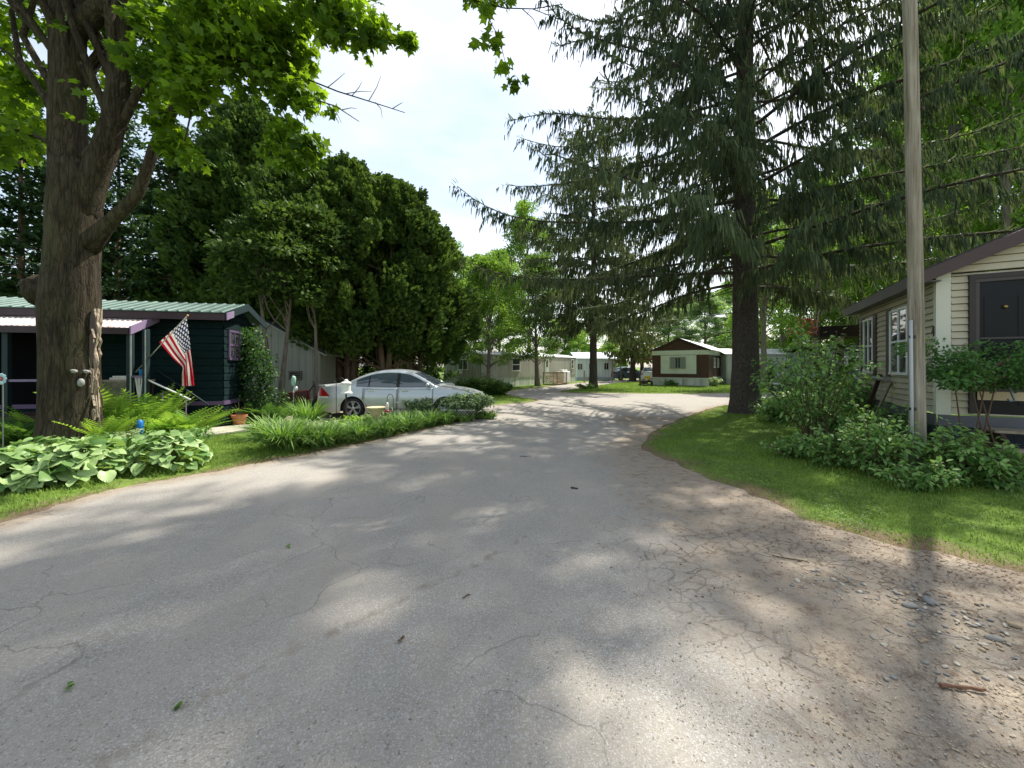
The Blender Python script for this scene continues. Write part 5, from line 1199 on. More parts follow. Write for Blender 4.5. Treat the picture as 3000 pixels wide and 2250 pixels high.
# long fine limbs reaching to the right over the road
mtube(tk, [(556, 190, 20, 7.4), (700, 160, 12, 7.1), (840, 205, 9, 7.0), (900, 232, 7, 7.0), (990, 268, 6, 7), (1080, 296, 5, 7), (1186, 330, 3, 7)], 7, .03, 9)
mtube(tk, [(840, 205, 8, 7.0), (905, 285, 6, 7), (985, 312, 5, 7), (1052, 356, 3, 7)], 6, .03, 10)
mtube(tk, [(640, -140, 14, 6.8), (820, -60, 12, 6.7), (960, -20, 9, 6.7), (1060, 60, 6, 6.7), (1130, 100, 4, 6.7)], 7, .03, 11)
mtube(tk, [(820, -60, 12, 6.7), (1050, -190, 11, 6.6), (1250, -120, 9, 6.6), (1380, 0, 6, 6.6), (1480, 24, 5, 6.6), (1560, 26, 4, 6.6), (1650, 12, 3, 6.6)], 7, .03, 12)
mtube(tk, [(1420, 20, 5, 6.6), (1440, 70, 4, 6.6), (1462, 110, 3, 6.6), (1500, 260, 2, 6.6)], 6, .03, 13)
for sd_i, (u0, v0, u1, v1) in enumerate(((960, 256, 1010, 214), (1010, 275, 1090, 268), (1080, 296, 1116, 222), (1100, 300, 1120, 345), (1030, 282, 1060, 240), (960, 306, 1000, 360), (1000, 322, 1045, 318), (940, 300, 925, 345), (1530, 26, 1580, 90), (1560, 26, 1640, 70), (1470, 22, 1420, -30), (1150, 318, 1180, 300))):
    mtube(tk, [(u0, v0, 4, 7), ((u0 + u1) / 2 + 6, (v0 + v1) / 2 - 4, 3, 7), (u1, v1, 1.6, 7)], 5, .02, sd_i)
for pts in ([(600, 90, 18, 7.1), (700, 40, 12, 6.9), (780, 0, 9, 6.8)], [(556, 190, 16, 7.4), (640, 150, 10, 7), (720, 180, 7, 6.8), (800, 260, 5, 6.8), (840, 350, 4, 6.8), (860, 440, 3, 6.8)], [(540, 262, 14, 7.5), (560, 330, 8, 7.2), (540, 420, 5, 7.1)], [(346, 260, 20, 7.8), (290, 160, 12, 7.9), (270, 60, 9, 8)], [(396, 282, 12, 7.6), (440, 240, 8, 7.2), (420, 120, 6, 7.2)]):
    mtube(tk, pts, 7, .03, 2)
tko = tk.build('trunk', bark_maple, MT, smooth=True)
bu = MB(); c_ = mp_(118, 852) - M0; bu.blob((c_.x, c_.y, c_.z), (.25, .24, .30), 4, 18, .10); bu.blob((c_.x - .10, c_.y - .08, c_.z + .10), (.15, .15, .13), 9, 14, .14); bu.build('burl', bark_maple, MT, smooth=True)
# torn bark scar: ragged lips and a dark hollow on the right flank
scar_m = bark('torn_bark', S(128, 112, 96), S(196, 180, 158), (1, 1, .15), 9, 1.0, .03)
sY = lambda u: MY + .42 * (.74 * min(1, (u - 205) / 100) - .67 * math.sqrt(max(0, 1 - min(1, abs(u - 205) / 100) ** 2)))
sc_ = MB(); rs = random.Random(4)
for k, (off, w0) in enumerate(((0, 16), (-14, 12), (14, 10))):
    pts = []
    for i in range(22):
        f_ = i / 21; v = 905 + f_ * 400
        ctr = 288 - 10 * math.sin(f_ * 3.0) - 4 * f_ + off * (.9 - .6 * abs(f_ - .25)); pts.append((ctr + rs.uniform(-5, 5), v, w0 * rs.uniform(.7, 1.5), sY(ctr) + .02))
    pts[-1] = (306 + off * .6, 1318, w0 * 1.3, sY(290))
    mtube(sc_, pts, 9, .25, 5 + k)
for i in range(16):
    f_ = rs.random(); v = 870 + f_ * 430; u = 284 + rs.uniform(-14, 14); a = mp_(u, v, sY(u) - .03) - M0; b = mp_(u + rs.uniform(-8, 8), v + rs.uniform(25, 75), sY(u) - .06) - M0
    sc_.bar(a, b, .035, .012)
sc_.build('bark_scar', scar_m, MT, smooth=False)
hl = MB(); a = [mp_(u, v, sY(u) - .02) - M0 for u, v in ((264, 925), (271, 905), (278, 930), (279, 985), (273, 1035), (266, 1080), (262, 1040), (262, 980))]; hl.prism(a, (-.03, .05, 0)); hl.build('hollow', paint('dark_hollow', S(40, 34, 28), .9), MT)
st_ = MB()
for u, v0, v1 in ((238, 1165, 1300), (247, 1160, 1250), (236, 1215, 1290)):
    pass
# leaves: clumps along the limbs, placed by where the boughs hang
LC = []
def lc(u, v, Y, r_, n): n = int(n * .55); p = mp_(u, v, Y) - M0; LC.append((p.x, p.y, p.z, r_, n))
rl = random.Random(8)
def area(u0, u1, v0, v1, Y0, Y1, k, r0, r1, n):
    for _ in range(k): lc(rl.uniform(u0, u1), rl.uniform(v0, v1), rl.uniform(Y0, Y1), rl.uniform(r0, r1), n)
area(-60, 110, -40, 150, 8.5, 10.5, 9, .35, .6, 90)
area(-80, 150, 170, 330, 8.2, 10.0, 14, .35, .6, 110)
area(-60, 120, 330, 450, 6.8, 8.2, 9, .28, .5, 85)
area(10, 120, 400, 470, 9, 10, 3, .3, .45, 80)
area(255, 330, 0, 360, 8.4, 9.6, 10, .3, .5, 90)
area(385, 560, -30, 240, 6.6, 8.6, 22, .32, .52, 100)
area(540, 780, -60, 160, 6.0, 7.6, 30, .32, .5, 105)
area(620, 860, 20, 230, 6.6, 8.2, 26, .32, .5, 105)
area(780, 890, 60, 260, 6.8, 7.8, 12, .26, .42, 90)
area(470, 650, 190, 300, 6.6, 7.6, 12, .25, .42, 85)
area(455, 585, 330, 470, 6.9, 7.4, 8, .22, .36, 75)
area(360, 470, 230, 350, 7.6, 8.4, 6, .22, .36, 70)
area(800, 905, 250, 380, 6.8, 7.2, 9, .18, .30, 60)
area(785, 935, 375, 475, 6.7, 7.0, 10, .16, .27, 60)
area(880, 1080, -40, 70, 6.4, 7.0, 15, .2, .36, 46)
area(960, 1150, 40, 110, 6.5, 6.9, 9, .18, .3, 55)
area(1080, 1200, 90, 150, 6.6, 6.8, 6, .12, .22, 40)
area(1050, 1130, 110, 180, 6.6, 6.8, 3, .10, .16, 24)
area(950, 985, 290, 330, 6.9, 7.0, 1, .1, .12, 14)
area(1365, 1500, -30, 30, 6.5, 6.7, 7, .12, .2, 20)
area(1400, 1500, 95, 150, 6.55, 6.65, 5, .09, .15, 11)
area(1435, 1510, 180, 220, 6.55, 6.65, 3, .08, .14, 10)
area(1470, 1530, 235, 275, 6.55, 6.65, 3, .07, .12, 11)
area(175, 260, 30, 110, 6.9, 7.0, 2, .1, .16, 8); area(205, 260, 230, 360, 6.9, 7.0, 3, .1, .15, 6)
# the part of the crown above the picture
NC0 = len(LC)
for _ in range(110):
    a = rl.uniform(0, 6.283); q = 4.8 * rl.random() ** .5; z = rl.uniform(9.8, 17.5); q *= math.sin(math.pi * min(.97, (z - 7.0) / 12.5)) ** .6
    LC.append((-1.4 + q * math.cos(a), .2 + q * math.sin(a) * .9, z, rl.uniform(.5, .9), 110))
NC1 = len(LC)
# unseen boughs above the picture, added to shade the road, gapped for sun patches
for _ in range(60):
    y = rl.uniform(3.0, 8.2); x = rl.uniform(-2.6, 5.6); z = max(10.5, 3.2 + .98 * y) + rl.uniform(0, 2.6)
    gx_, gy_ = x - z * .675 * .682, y - z * .675 * .731            # where its shade falls on the road
    if .1 < gx_ < 3.6 and .6 < gy_ < 2.7: continue
    if seg_dist(np.array([[gx_, gy_]]), *lines(seam_pts[2:8]))[0] < .55: continue
    LC.append((x - M0.x, y - M0.y, z, rl.uniform(.4, .75), 80))
r = np.random.default_rng(77); LA = np.array(LC)
fb = crown_cloud(r, LA[:, :3], LA[:, 3], LA[:, 4], MAPLE, .165, flat=.6, tipdown=.55, outw=.5, core=(0, 0, 5), nup=.8)
fb.build('crown', L_maple, MT)
sh_ = MB(); rs2 = random.Random(12)
limb((0, 0, 8), (7.5, -1.2, 11.4), .20, .05, sh_, .06, 9, 9, rs2); limb((3.6, -.6, 10.1), (12.5, .6, 13.2), .10, .02, sh_, .04, 7, 7, rs2); limb((2.6, -.4, 9.8), (7.0, -3.6, 10.4), .08, .02, sh_, .04, 7, 7, rs2)
for x, y, z, rr_, n in LC[NC0:NC1]:
    if rs2.random() < .35: limb((0 if rs2.random() < .5 else .8, 0, rs2.uniform(6, 9)), (x, y, z), .07, .012, sh_, .05, 6, 5, rs2)
sh_.build('upper_limbs', bark_maple, MT, smooth=True)
# tree face ornament: two eyes and a nose fixed to the bark
for nm, u, v, rx, rz_, lb in (('face_ornament', 218, 1088, .044, .036, 'left grey eye ornament fixed to the maple trunk'), ('face_ornament', 254, 1089, .044, .034, 'right grey eye ornament fixed to the maple trunk'), ('face_ornament', 237, 1121, .060, .080, 'larger oval grey nose ornament fixed to the maple trunk below the eyes')):
    p = Vector(A(u, v, sY(u) - .03)); m = MB(); m.blob((0, 0, 0), (rx, .05, rz_), 5, 16, .04)
    if rz_ < .06: m.blob((0, -.03, .02), (rx * 1.05, .03, rz_ * .5), 6, 12, .05)
    o_ = m.build(nm, paint('grey_resin', S(146, 146, 142), .6, .15, 14), None, smooth=True); o_.location = p; tag(o_, lb, 'tree face')
# ------------------------------------------------------------------ garden plants
L_hosta = leaf('hosta_leaf', S(92, 132, 64), S(182, 206, 140), .3, S(156, 190, 80), .42, .35)
L_fern = leaf('fern_frond', S(112, 156, 52), S(170, 204, 92), .45, S(186, 216, 72), .55, .2)
L_fern_shade = leaf('fern_frond_shaded', S(52, 90, 40), S(86, 124, 56), .4, S(120, 160, 56), .55, .2)  # darker copy of the fern green, shade put into the colour
L_lily = leaf('daylily_leaf', S(66, 108, 44), S(150, 180, 100), .38, S(150, 190, 60), .5, .25)
L_shrub = leaf('shrub_leaf', S(80, 122, 62), S(150, 186, 108), .42, S(160, 196, 92), .45, .3)
L_vine = leaf('vine_leaf', S(30, 60, 32), S(58, 92, 44), .35, S(104, 146, 50), .45, .3)
L_light = leaf('variegated_leaf', S(104, 140, 78), S(196, 206, 160), .35, S(180, 204, 120), .45, .3)
L_tip = leaf('pale_tipped_leaf', S(62, 98, 54), S(176, 196, 144), .3, S(160, 190, 100), .45, .3)
stem_m = paint('green_stem', S(86, 96, 52), .7, .2); twig_m = paint('brown_twig', S(92, 74, 58), .8, .2)
def hosta(label, loc, rad, hgt, n, seed, sz=.2, mat=None):
    r = np.random.default_rng(seed); T = thing('hosta_plant', label, 'hosta', loc, r.uniform(0, 6), 'hosta clumps around the old maple')
    a = r.uniform(0, 6.283, n); q = r.random(n) ** .6; R_ = rad * q
    z = hgt * (1 - .86 * q ** 2.6) * r.uniform(.82, 1.08, n) + .03
    pos = np.stack([R_ * np.cos(a), R_ * np.sin(a), z], 1); out = np.stack([np.cos(a), np.sin(a), 0 * a], 1)
    tip = out + np.array([0, 0, 1]) * (.25 - .62 * q[:, None] ** 2) + r.normal(0, .38, (n, 3)) * np.array([1, 1, .6]); nrm = np.array([0, 0, 1.2]) + out * (.15 * q[:, None]) + r.normal(0, .36, (n, 3))
    S_ = sz * r.uniform(.7, 1.25, n); fb = FB(); fb.add(HOSTA[0], HOSTA[1], pos - unit(tip) * S_[:, None] * .3, tip, nrm, np.stack([S_ * 1.0, S_, S_ * r.uniform(.6, 1.7, n)], 1), None, r)
    fb.build('foliage', mat or L_hosta, T, smooth=True)
    m = MB()
    for i in range(0, n, 3): m.tube([(0.03 * math.cos(a[i]), .03 * math.sin(a[i]), 0), (R_[i] * .5 * math.cos(a[i]), R_[i] * .5 * math.sin(a[i]), z[i] * .75), tuple(pos[i])], [.006, .005, .004], 5)
    m.build('stalk', stem_m, T); return T
hosta('hosta clump with pale sunlit leaves at the front of the bed beside the maple base', (*G(235, 1405)[:2], 0), 0.62, 0.50, 195, 1, 0.155)
hosta('hosta clump right of the maple reaching toward the lawn', (*G(492, 1372)[:2], 0), 0.56, 0.50, 195, 2, 0.139)
hosta('hosta clump at the left picture edge in front of the porch', (*G(20, 1432)[:2], 0), 0.52, 0.46, 143, 3, 0.151)
hosta('hosta clump half hidden between the maple trunk and the picture edge', (*G(100, 1372)[:2], 0), 0.45, 0.42, 104, 4, 0.143)
hosta('smaller hosta clump filling in behind the front clump right of the trunk', (*G(375, 1352)[:2], 0), 0.36, 0.36, 78, 5, 0.126)
hosta('hosta clump overlapping the front clump on its left', (*G(120, 1420)[:2], 0), 0.50, 0.42, 130, 6, 0.155)
# fern frond template: arching rachis with paired leaflets
def frond_t(n=17):
    vs, ts = [], []
    for i in range(n):
        t = (i + 1) / n; y = t; z = .0 - .24 * t ** 2.8; w_ = .21 * math.sin(math.pi * min(.97, t * .88 + .10)) ** .8
        for sg in (-1, 1):
            b = len(vs); vs += [(0, y - .015, z), (0, y + .013, z), (sg * w_ * .6, y + .038, z + .012), (sg * w_, y + .05, z - .02), (sg * w_ * .55, y + .010, z + .005)]
            ts += [(b, b + 1, b + 4), (b + 1, b + 2, b + 4), (b + 2, b + 3, b + 4)]
    return np.array(vs, float), np.array(ts)
FROND = frond_t()
def fern(label, loc, L, n, seed, mat=None, group='ferns beside the green cottage', upright=.9):
    r = np.random.default_rng(seed); T = thing('fern_plant', label, 'fern', loc, 0, group)
    a = np.arange(n) * 2.4 + r.normal(0, .3, n); out = np.stack([np.cos(a), np.sin(a), 0 * a], 1); up = upright * r.uniform(.85, 1.7, n)
    tip = out + np.array([0, 0, 1]) * up[:, None]; nrm = np.array([0, 0, 1.0]) - out * up[:, None]; nrm = nrm + r.normal(0, .12, (n, 3))
    fb = FB(); fb.add(FROND[0], FROND[1], out * .05, tip, nrm, L * r.uniform(.65, 1.1, n), None, r); fb.build('foliage', mat or L_fern, T)
    m = MB()
    for i in range(n):
        tt = unit(tip[i:i + 1])[0]; nn = unit((nrm[i] - (nrm[i] @ tt) * tt)[None])[0]; m.tube([tuple(out[i] * .05 + tt * L * .8 * s - nn * L * .8 * .24 * s ** 2.8) for s in (0, .25, .5, .75, 1)], [.007, .006, .005, .004, .002], 4)
    m.build('stalk', stem_m, T); return T
fern('tall upright bright yellow-green fern just right of the maple trunk', (*G(340, 1290)[:2], 0), 1.32, 39, 11, upright=1.6)
fern('fern with broad upright fronds behind the blue post', (*G(430, 1278)[:2], 0), 1.25, 33, 12, upright=1.5)
fern('spreading fern with pale tips in front of the porch stairs', (*G(500, 1285)[:2], 0), 0.99, 45, 13, upright=.8)
fern('fern leaning over the concrete walk at the cottage front', (*G(560, 1280)[:2], 0), 0.90, 39, 14, upright=.75)
fern('low fern between the maple and the bright upright fern', (*G(300, 1310)[:2], 0), 0.87, 30, 15, upright=1.2)
fern('dark fern in the shade left of the maple', (*G(110, 1300)[:2], 0), 0.87, 36, 16, L_fern_shade, upright=.9)
fern('shade-toned fern at the left edge below the porch rail', (*G(35, 1305)[:2], 0), 0.81, 33, 17, L_fern_shade, upright=.9)
fern('single bright frond fern showing left of the trunk', (*G(122, 1285)[:2], 0), 0.87, 13, 18, upright=2.2)
fern('shaded fern against the cottage corner behind the clay pot', (*G(745, 1236)[:2], 0), 0.95, 45, 19, L_fern_shade, upright=.9)
fern('shaded fern in front of the grey shed', (*G(810, 1236)[:2], 0), 0.87, 39, 20, L_fern_shade, upright=.8)
# leafy plant on several stems
def shrub(name, label, loc, rx, ry, h, ns, per, ls, mat, seed, cat='shrub', group=None, tmpl=OVAL, stem=.012, low=.15, droop=.3, smat=None, spread=1.0):
    r = np.random.default_rng(seed); T = thing(name, label, cat, loc, 0, group); m = MB(); fb = FB(); P, D = [], []
    for i in range(ns):
        a = r.uniform(0, 6.283); q = r.random() ** .55 * spread; hh = h * (1 - .35 * q) * r.uniform(.72, 1.06)
        ex, ey = rx * q * math.cos(a), ry * q * math.sin(a)
        pth = [(ex * s ** 1.25 * (1 + .05 * math.sin(9 * s + i)) + .06 * rx * math.cos(a), ey * s ** 1.25 + .06 * ry * math.sin(a), hh * (s - .12 * droop * s ** 3)) for s in (0, .25, .5, .75, 1)]
        m.tube(pth, [stem, stem * .85, stem * .7, stem * .5, stem * .25], 5, cap=False)
        s = low + (1 - low) * r.random(per) ** .75; pth = np.array(pth); c = np.stack([np.interp(s, [0, .25, .5, .75, 1], pth[:, k]) for k in range(3)], 1)
        j = unit(r.normal(0, 1, (per, 3)) * np.array([1, 1, .55])); lat_ = r.uniform(.02, 1, per)[:, None] * min(rx, ry) * .34 * (1.2 - .7 * s)[:, None]
        P.append(c + j * lat_); D.append(j)
    P = np.concatenate(P); D = np.concatenate(D); P[:, 2] = np.maximum(P[:, 2], .02); N = len(P)
    tip = D + r.normal(0, .35, (N, 3)) + np.array([0, 0, -droop]); nrm = np.array([0, 0, 1.]) + r.normal(0, .38, (N, 3)) + D * .2
    S_ = ls * r.uniform(.55, 1.2, N); fb.add(tmpl[0], tmpl[1], P, tip, nrm, S_, None, r)
    m.build('stem', smat or twig_m, T, smooth=True); fb.build('foliage', mat, T); return T
GW = 'leafy weeds round the utility pole'
shrub('wild_shrub', 'tall airy shrub with dark stems between the spruce and the pole', (*G(2385, 1318)[:2], .03), 1.05, .85, 2.75, 24, 90, .10, L_shrub, 1, smat=twig_m, low=.25)
shrub('wild_shrub', 'dense shrub against the beige house wall left of the leaning planks', (*G(2500, 1262)[:2], .03), .85, .6, 1.35, 34, 110, .105, L_shrub, 2)
shrub('wild_shrub', 'rounded low shrub in the grass right of the spruce trunk', (*G(2300, 1245)[:2], .03), 1.1, .8, .85, 40, 70, .10, L_shrub, 3)
shrub('weed_clump', 'leafy weeds directly left of the pole foot', (*G(2560, 1405)[:2], .03), .55, .45, 1.00, 38, 45, 0.089, L_shrub, 4, 'weeds', GW)
shrub('weed_clump', 'leafy weeds in front of the tall airy shrub', (*G(2440, 1372)[:2], .03), .6, .4, 0.67, 34, 43, 0.085, L_shrub, 5, 'weeds', GW)
shrub('weed_clump', 'taller leafy weeds with light tips right of the pole foot', (*G(2800, 1430)[:2], .03), .42, .36, 0.90, 38, 45, 0.089, L_shrub, 6, 'weeds', GW, low=.1)
shrub('weed_clump', 'leafy weeds at the right picture edge before the steps', (*G(2930, 1448)[:2], .03), .42, .34, 0.67, 31, 43, 0.085, L_shrub, 7, 'weeds', GW)
shrub('weed_clump', 'dark weeds under the house corner behind the pole', (*G(2790, 1352)[:2], .03), .5, .32, 0.76, 29, 40, 0.093, L_vine, 8, 'weeds', GW)
shrub('weed_clump', 'weeds between the pole and the leaning planks', (*G(2620, 1330)[:2], .03), .6, .45, 0.98, 34, 45, 0.093, L_shrub, 9, 'weeds', GW)
shrub('weed_clump', 'low creeping weeds at the front foot of the pole', (*G(2690, 1445)[:2], .03), .5, .3, 0.44, 31, 35, 0.072, L_shrub, 10, 'weeds', GW)
shrub('weed_clump', 'low weeds trailing left from the tall shrub into the lawn', (*G(2330, 1345)[:2], .03), .6, .4, 0.39, 27, 35, 0.076, L_shrub, 23, 'weeds', GW)
shrub('weed_clump', 'dense weeds filling the space before the house skirting', (*G(2480, 1315)[:2], .03), .7, .5, 1.04, 38, 45, 0.098, L_shrub, 24, 'weeds', GW)
# small tree by the house door: bare crossing stems and a flat parasol of leaves
q = (6.75, 5.78, .02); T = thing('small_tree', 'small spreading sapling with bare stems before the beige house door', 'sapling', q); m = MB()
rs = random.Random(3)
for x0, x1, z1 in ((.1, .25, 1.5), (.35, -.05, 1.55), (.2, .45, 1.62), (.0, -.25, 1.45), (.5, .1, 1.35)): m.tube([(x0, .1 * x1, 0), (x0 * .7 + x1 * .3, .05, z1 * .4), (x1, 0, z1)], [.015, .011, .007], 7)
for i in range(14): limb((rs.uniform(-.1, .35), 0, rs.uniform(1.3, 1.5)), (rs.uniform(-.65, .85), rs.uniform(-.4, .3), rs.uniform(1.4, 1.95)), .010, .004, m, .05, 5, 4, rs)
m.build('trunk', twig_m, T, smooth=True); r = np.random.default_rng(5)
cs = [(rs.uniform(-.6, .9), rs.uniform(-.40, .28), 1.60 + rs.uniform(-.30, .30)) for _ in range(46)]
crown_cloud(r, cs, .22, 90, OVAL, .066, .6, .3, .8, (.1, 0, 1.3)).build('crown', leaf('sapling_leaf', S(62, 104, 54), S(104, 144, 78), .42, S(124, 166, 74), .45, .3), T)
r2 = [(rs.uniform(.1, .55), rs.uniform(-.1, .1), rs.uniform(.62, .92)) for _ in range(9)]
# red-leaved sapling in the gap
T = shrub('sapling', 'tall sapling with a few reddish leaves between the spruce and the beige house', (*G(2380, 1235)[:2], 0), 1.2, .9, 3.0, 12, 66, .15, L_mid, 14, 'sapling', stem=.02, low=.5)
fb = FB(); N = 70; p = np.stack([r.uniform(-.45, .25, N), r.uniform(-.3, .3, N), r.uniform(2.5, 3.0, N)], 1); fb.add(OVAL[0], OVAL[1], p, r.normal(0, .6, (N, 3)) + np.array([0, 0, -.4]), np.array([0, 0, 1.]) + r.normal(0, .4, (N, 3)), .13, None, r); fb.build('red_leaves', leaf('red_leaf', S(120, 66, 50), S(160, 104, 70), .4, S(180, 110, 70)), T)
shrub('wild_shrub', 'bright low shrubs past the tall airy shrub near the dark car', (14.2, 17.6, 0), 1.6, .9, .9, 22, 60, .16, L_shrub, 15)
shrub('wild_shrub', 'low green shrub at the far verge right of the spruce', (11.2, 15.2, 0), 1.0, .8, .8, 20, 50, .14, L_shrub, 16)
# climbing pale vine on the near window frame of the house
VN = thing('climbing_vine', 'pale yellow-green vine sprig lit by the sun beside the nearer house window', 'vine', (8.0, 8.25, 0)); m = MB(); m.tube([(0, -.05, 0), (.05, -.1, .8), (.0, -.05, 1.4), (.08, -.02, 1.9)], [.008, .007, .005, .003], 5); m.build('stem', twig_m, VN)
fb = FB(); N = 70; z = r.uniform(1.0, 1.95, N); p = np.stack([r.normal(.02, .07, N), r.normal(-.1, .06, N), z], 1); fb.add(OVAL[0], OVAL[1], p, r.normal(0, .6, (N, 3)) - np.array([0, 0, .4]), np.array([0, 0, 1.]) + r.normal(0, .5, (N, 3)), .075, None, r); fb.build('foliage', leaf('pale_vine_leaf', S(170, 186, 110), S(214, 218, 150), .45, S(214, 220, 120)), VN)
# vine covering the cottage side
T = thing('climbing_vine', 'dark green vine climbing the side wall of the green cottage', 'vine', (*A(735, 1245, 11.2)[:2], 0)); cs = []
rs = random.Random(9)
for i in range(60):
    z = rs.uniform(.35, 2.5); w_ = .32 + .30 * (1 - z / 2.6); cs.append((rs.uniform(-w_, w_) * .9 + .15 * (1 - z / 2.5), rs.uniform(-.3, .5), z))
crown_cloud(r, cs, .26, 70, OVAL, .10, .9, .5, .7, (0, .2, 1)).build('foliage', L_vine, T); m = MB()
for i in range(5): m.tube([(rs.uniform(-.2, .3), .1, 0), (rs.uniform(-.3, .3), .1, 1.2), (rs.uniform(-.3, .2), .15, 2.3)], [.02, .015, .006], 5)
m.build('stem', twig_m, T)
# daylilies along the flower bed
def lily(label, loc, n, L, wdt, seed, arch=.6, mat=None, name='daylily_clump', group='strap-leaved clumps along the flower bed edge', rad=.16):
    r = np.random.default_rng(seed); T = thing(name, label, 'daylily', loc, 0, group); a = r.uniform(0, 6.283, n); q = rad * np.sqrt(r.random(n))
    V, Tn, var = blades(np.stack([q * np.cos(a), q * np.sin(a), 0 * a], 1), a + r.normal(0, .5, n), L * r.uniform(.55, 1.15, n), wdt * r.uniform(.7, 1.2, n), r.uniform(.08, .55, n), arch * r.uniform(.3, 1.15, n), 5, r)
    fb = FB(); fb.raw(V, Tn, var); fb.build('leaves', mat or L_lily, T); return T
rs = random.Random(20)
LIL = [(838, 1322, 520, .72, 'big drooping daylily clump at the left front of the flower bed'), (945, 1312, 330, .55, 'daylily clump second along the road edge of the bed'), (1060, 1292, 300, .52, 'daylily clump in the middle of the bed front'), (1135, 1278, 300, .5, 'daylily clump right of the middle of the bed front'),
       (1205, 1263, 280, .5, 'daylily clump before the bird bath side of the bed'), (1262, 1250, 260, .5, 'daylily clump near the right end of the bed'), (1312, 1242, 240, .46, 'daylily clump below the planter at the right end'), (905, 1252, 300, .75, 'tall upright strap-leaved clump at the back left of the bed'),
       (1000, 1300, 240, .42, 'short daylily clump between two larger ones'), (790, 1290, 300, .6, 'daylily clump beside the concrete walk'), (1170, 1246, 260, .45, 'daylily clump behind the front row near the bird bath'), (1370, 1236, 160, .30, 'small grassy clump beside the lattice planter')]
for i, (u, v, n, L, lb) in enumerate(LIL): lily(lb, (G(u, v)[0] - .10, G(u, v)[1] + .14, 0), int(n * .9), L * 1.15, .042, 60 + i, arch=.4 if i == 7 else .72, rad=.22)
GF_ = 'low leafy perennials inside the flower bed'
PER = [(960, 1268, .55, .4, .34, L_light, 'pale variegated perennial behind the second daylily'), (1040, 1262, .6, .4, .42, L_fern, 'yellow-green mounded perennial in front of the rear car wheel'), (1090, 1250, .5, .35, .36, L_light, 'pale leafy perennial before the car sill'), (1120, 1262, .5, .3, .30, L_light, 'light speckled perennial behind the middle daylilies'),
       (1210, 1240, .5, .35, .36, L_lily, 'green perennial behind the bird bath'), (880, 1275, .5, .35, .42, L_light, 'grey-green perennial between walk and bed'), (1280, 1236, .5, .35, .34, L_lily, 'green perennial in front of the planter'), (1420, 1226, .4, .3, .24, L_lily, 'low green tuft on the corner right of the planter')]
for i, (u, v, rx, ry, h, mt, lb) in enumerate(PER): shrub('perennial_plant', lb, (*G(u, v)[:2], 0), rx, ry, h, 40, 60, .075, mt, 80 + i, 'perennial', GF_, stem=.005, smat=stem_m)
for i, (u, v, lb) in enumerate(((300, 1330, 'bushy green filler plant at the right foot of the maple'), (370, 1312, 'pale leafy filler plant between maple and blue post'), (450, 1318, 'leafy filler plant before the blue post'), (170, 1345, 'small leafy plant at the left foot of the maple'), (560, 1300, 'leafy filler plant at the lawn side of the ferns'))):
    shrub('perennial_plant', lb, (*G(u, v)[:2], 0), .4, .35, .42, 22, 30, .085, L_light if i in (1,) else L_shrub, 100 + i, 'perennial', 'leafy filler plants round the maple', stem=.005, smat=stem_m)
# lattice planter with bushes
PL = thing('lattice_planter', 'white lattice planter box holding a bush at the end of the flower bed', 'planter', (*G(1345, 1228)[:2], 0))
m = MB(); m.box(-.46, .46, -.21, .21, .0, .30); m.build('box', paint('planter_soil', S(92, 84, 70), .9), PL)
m = MB(); m.box(-.50, .50, -.26, -.235, .28, .32); m.box(-.50, .50, -.26, -.235, .0, .03)
for i in range(-4, 12):
    for sg in (1, -1):
        x0, x1 = (-.5 + i * .085, -.5 + i * .085 + sg * .28); lo_, hi_ = max(-.5, min(x0, x1)), min(.5, max(x0, x1))
        if hi_ - lo_ > .02: m.bar((lo_, -.246 + .004 * sg, (lo_ - x0) * sg + .01), (hi_, -.246 + .004 * sg, (hi_ - x0) * sg + .01), .016, .007)
m.build('lattice', white, PL)
T = shrub('flowering_bush', 'bush with pale flecked leaves growing in the lattice planter', (*G(1362, 1227)[:2], .22), .86, .6, .62, 84, 190, .10, L_tip, 120, 'bush', stem=.008); 
shrub('flowering_bush', 'rounded bush with pale tips just left of the lattice planter', (*G(1240, 1226)[:2], .1), .58, .42, .62, 60, 150, .095, L_tip, 121, 'bush', stem=.008)
shrub('yew_shrub', 'dark spreading evergreen shrub between the car and the wedge of lawn', (*G(1408, 1160)[:2], 0), 1.5, 1.1, 1.15, 60, 170, .11, L_mid, 122, 'shrub', tmpl=DIAM, stem=.015)
shrub('yew_shrub', 'lower right half of the evergreen shrubs before the grey mobile home', (*G(1455, 1158)[:2], 0), .9, .8, .8, 50, 150, .11, L_mid, 123, 'shrub', tmpl=DIAM, stem=.015)
for i, (u, v, h, lb) in enumerate(((1975, 1131, .55, 'rank weeds along the front skirting of the brown home'), (2040, 1131, .5, 'weeds along the right front skirting of the brown home'), (2092, 1133, .9, 'white-flowered weeds at the right corner of the brown home'))):
    shrub('weed_clump', lb, (*G(u, v)[:2], 0), 1.1 if i < 2 else .7, .4, h, 26, 40, .14, L_light if i == 2 else L_shrub, 130 + i, 'weeds', 'weeds at the brown mobile home')
shrub('weed_clump', 'tufted weeds round the foot of the far spruce', (*G(1722, 1141)[:2], 0), .9, .5, .5, 24, 34, .12, L_lily, 140, 'weeds')

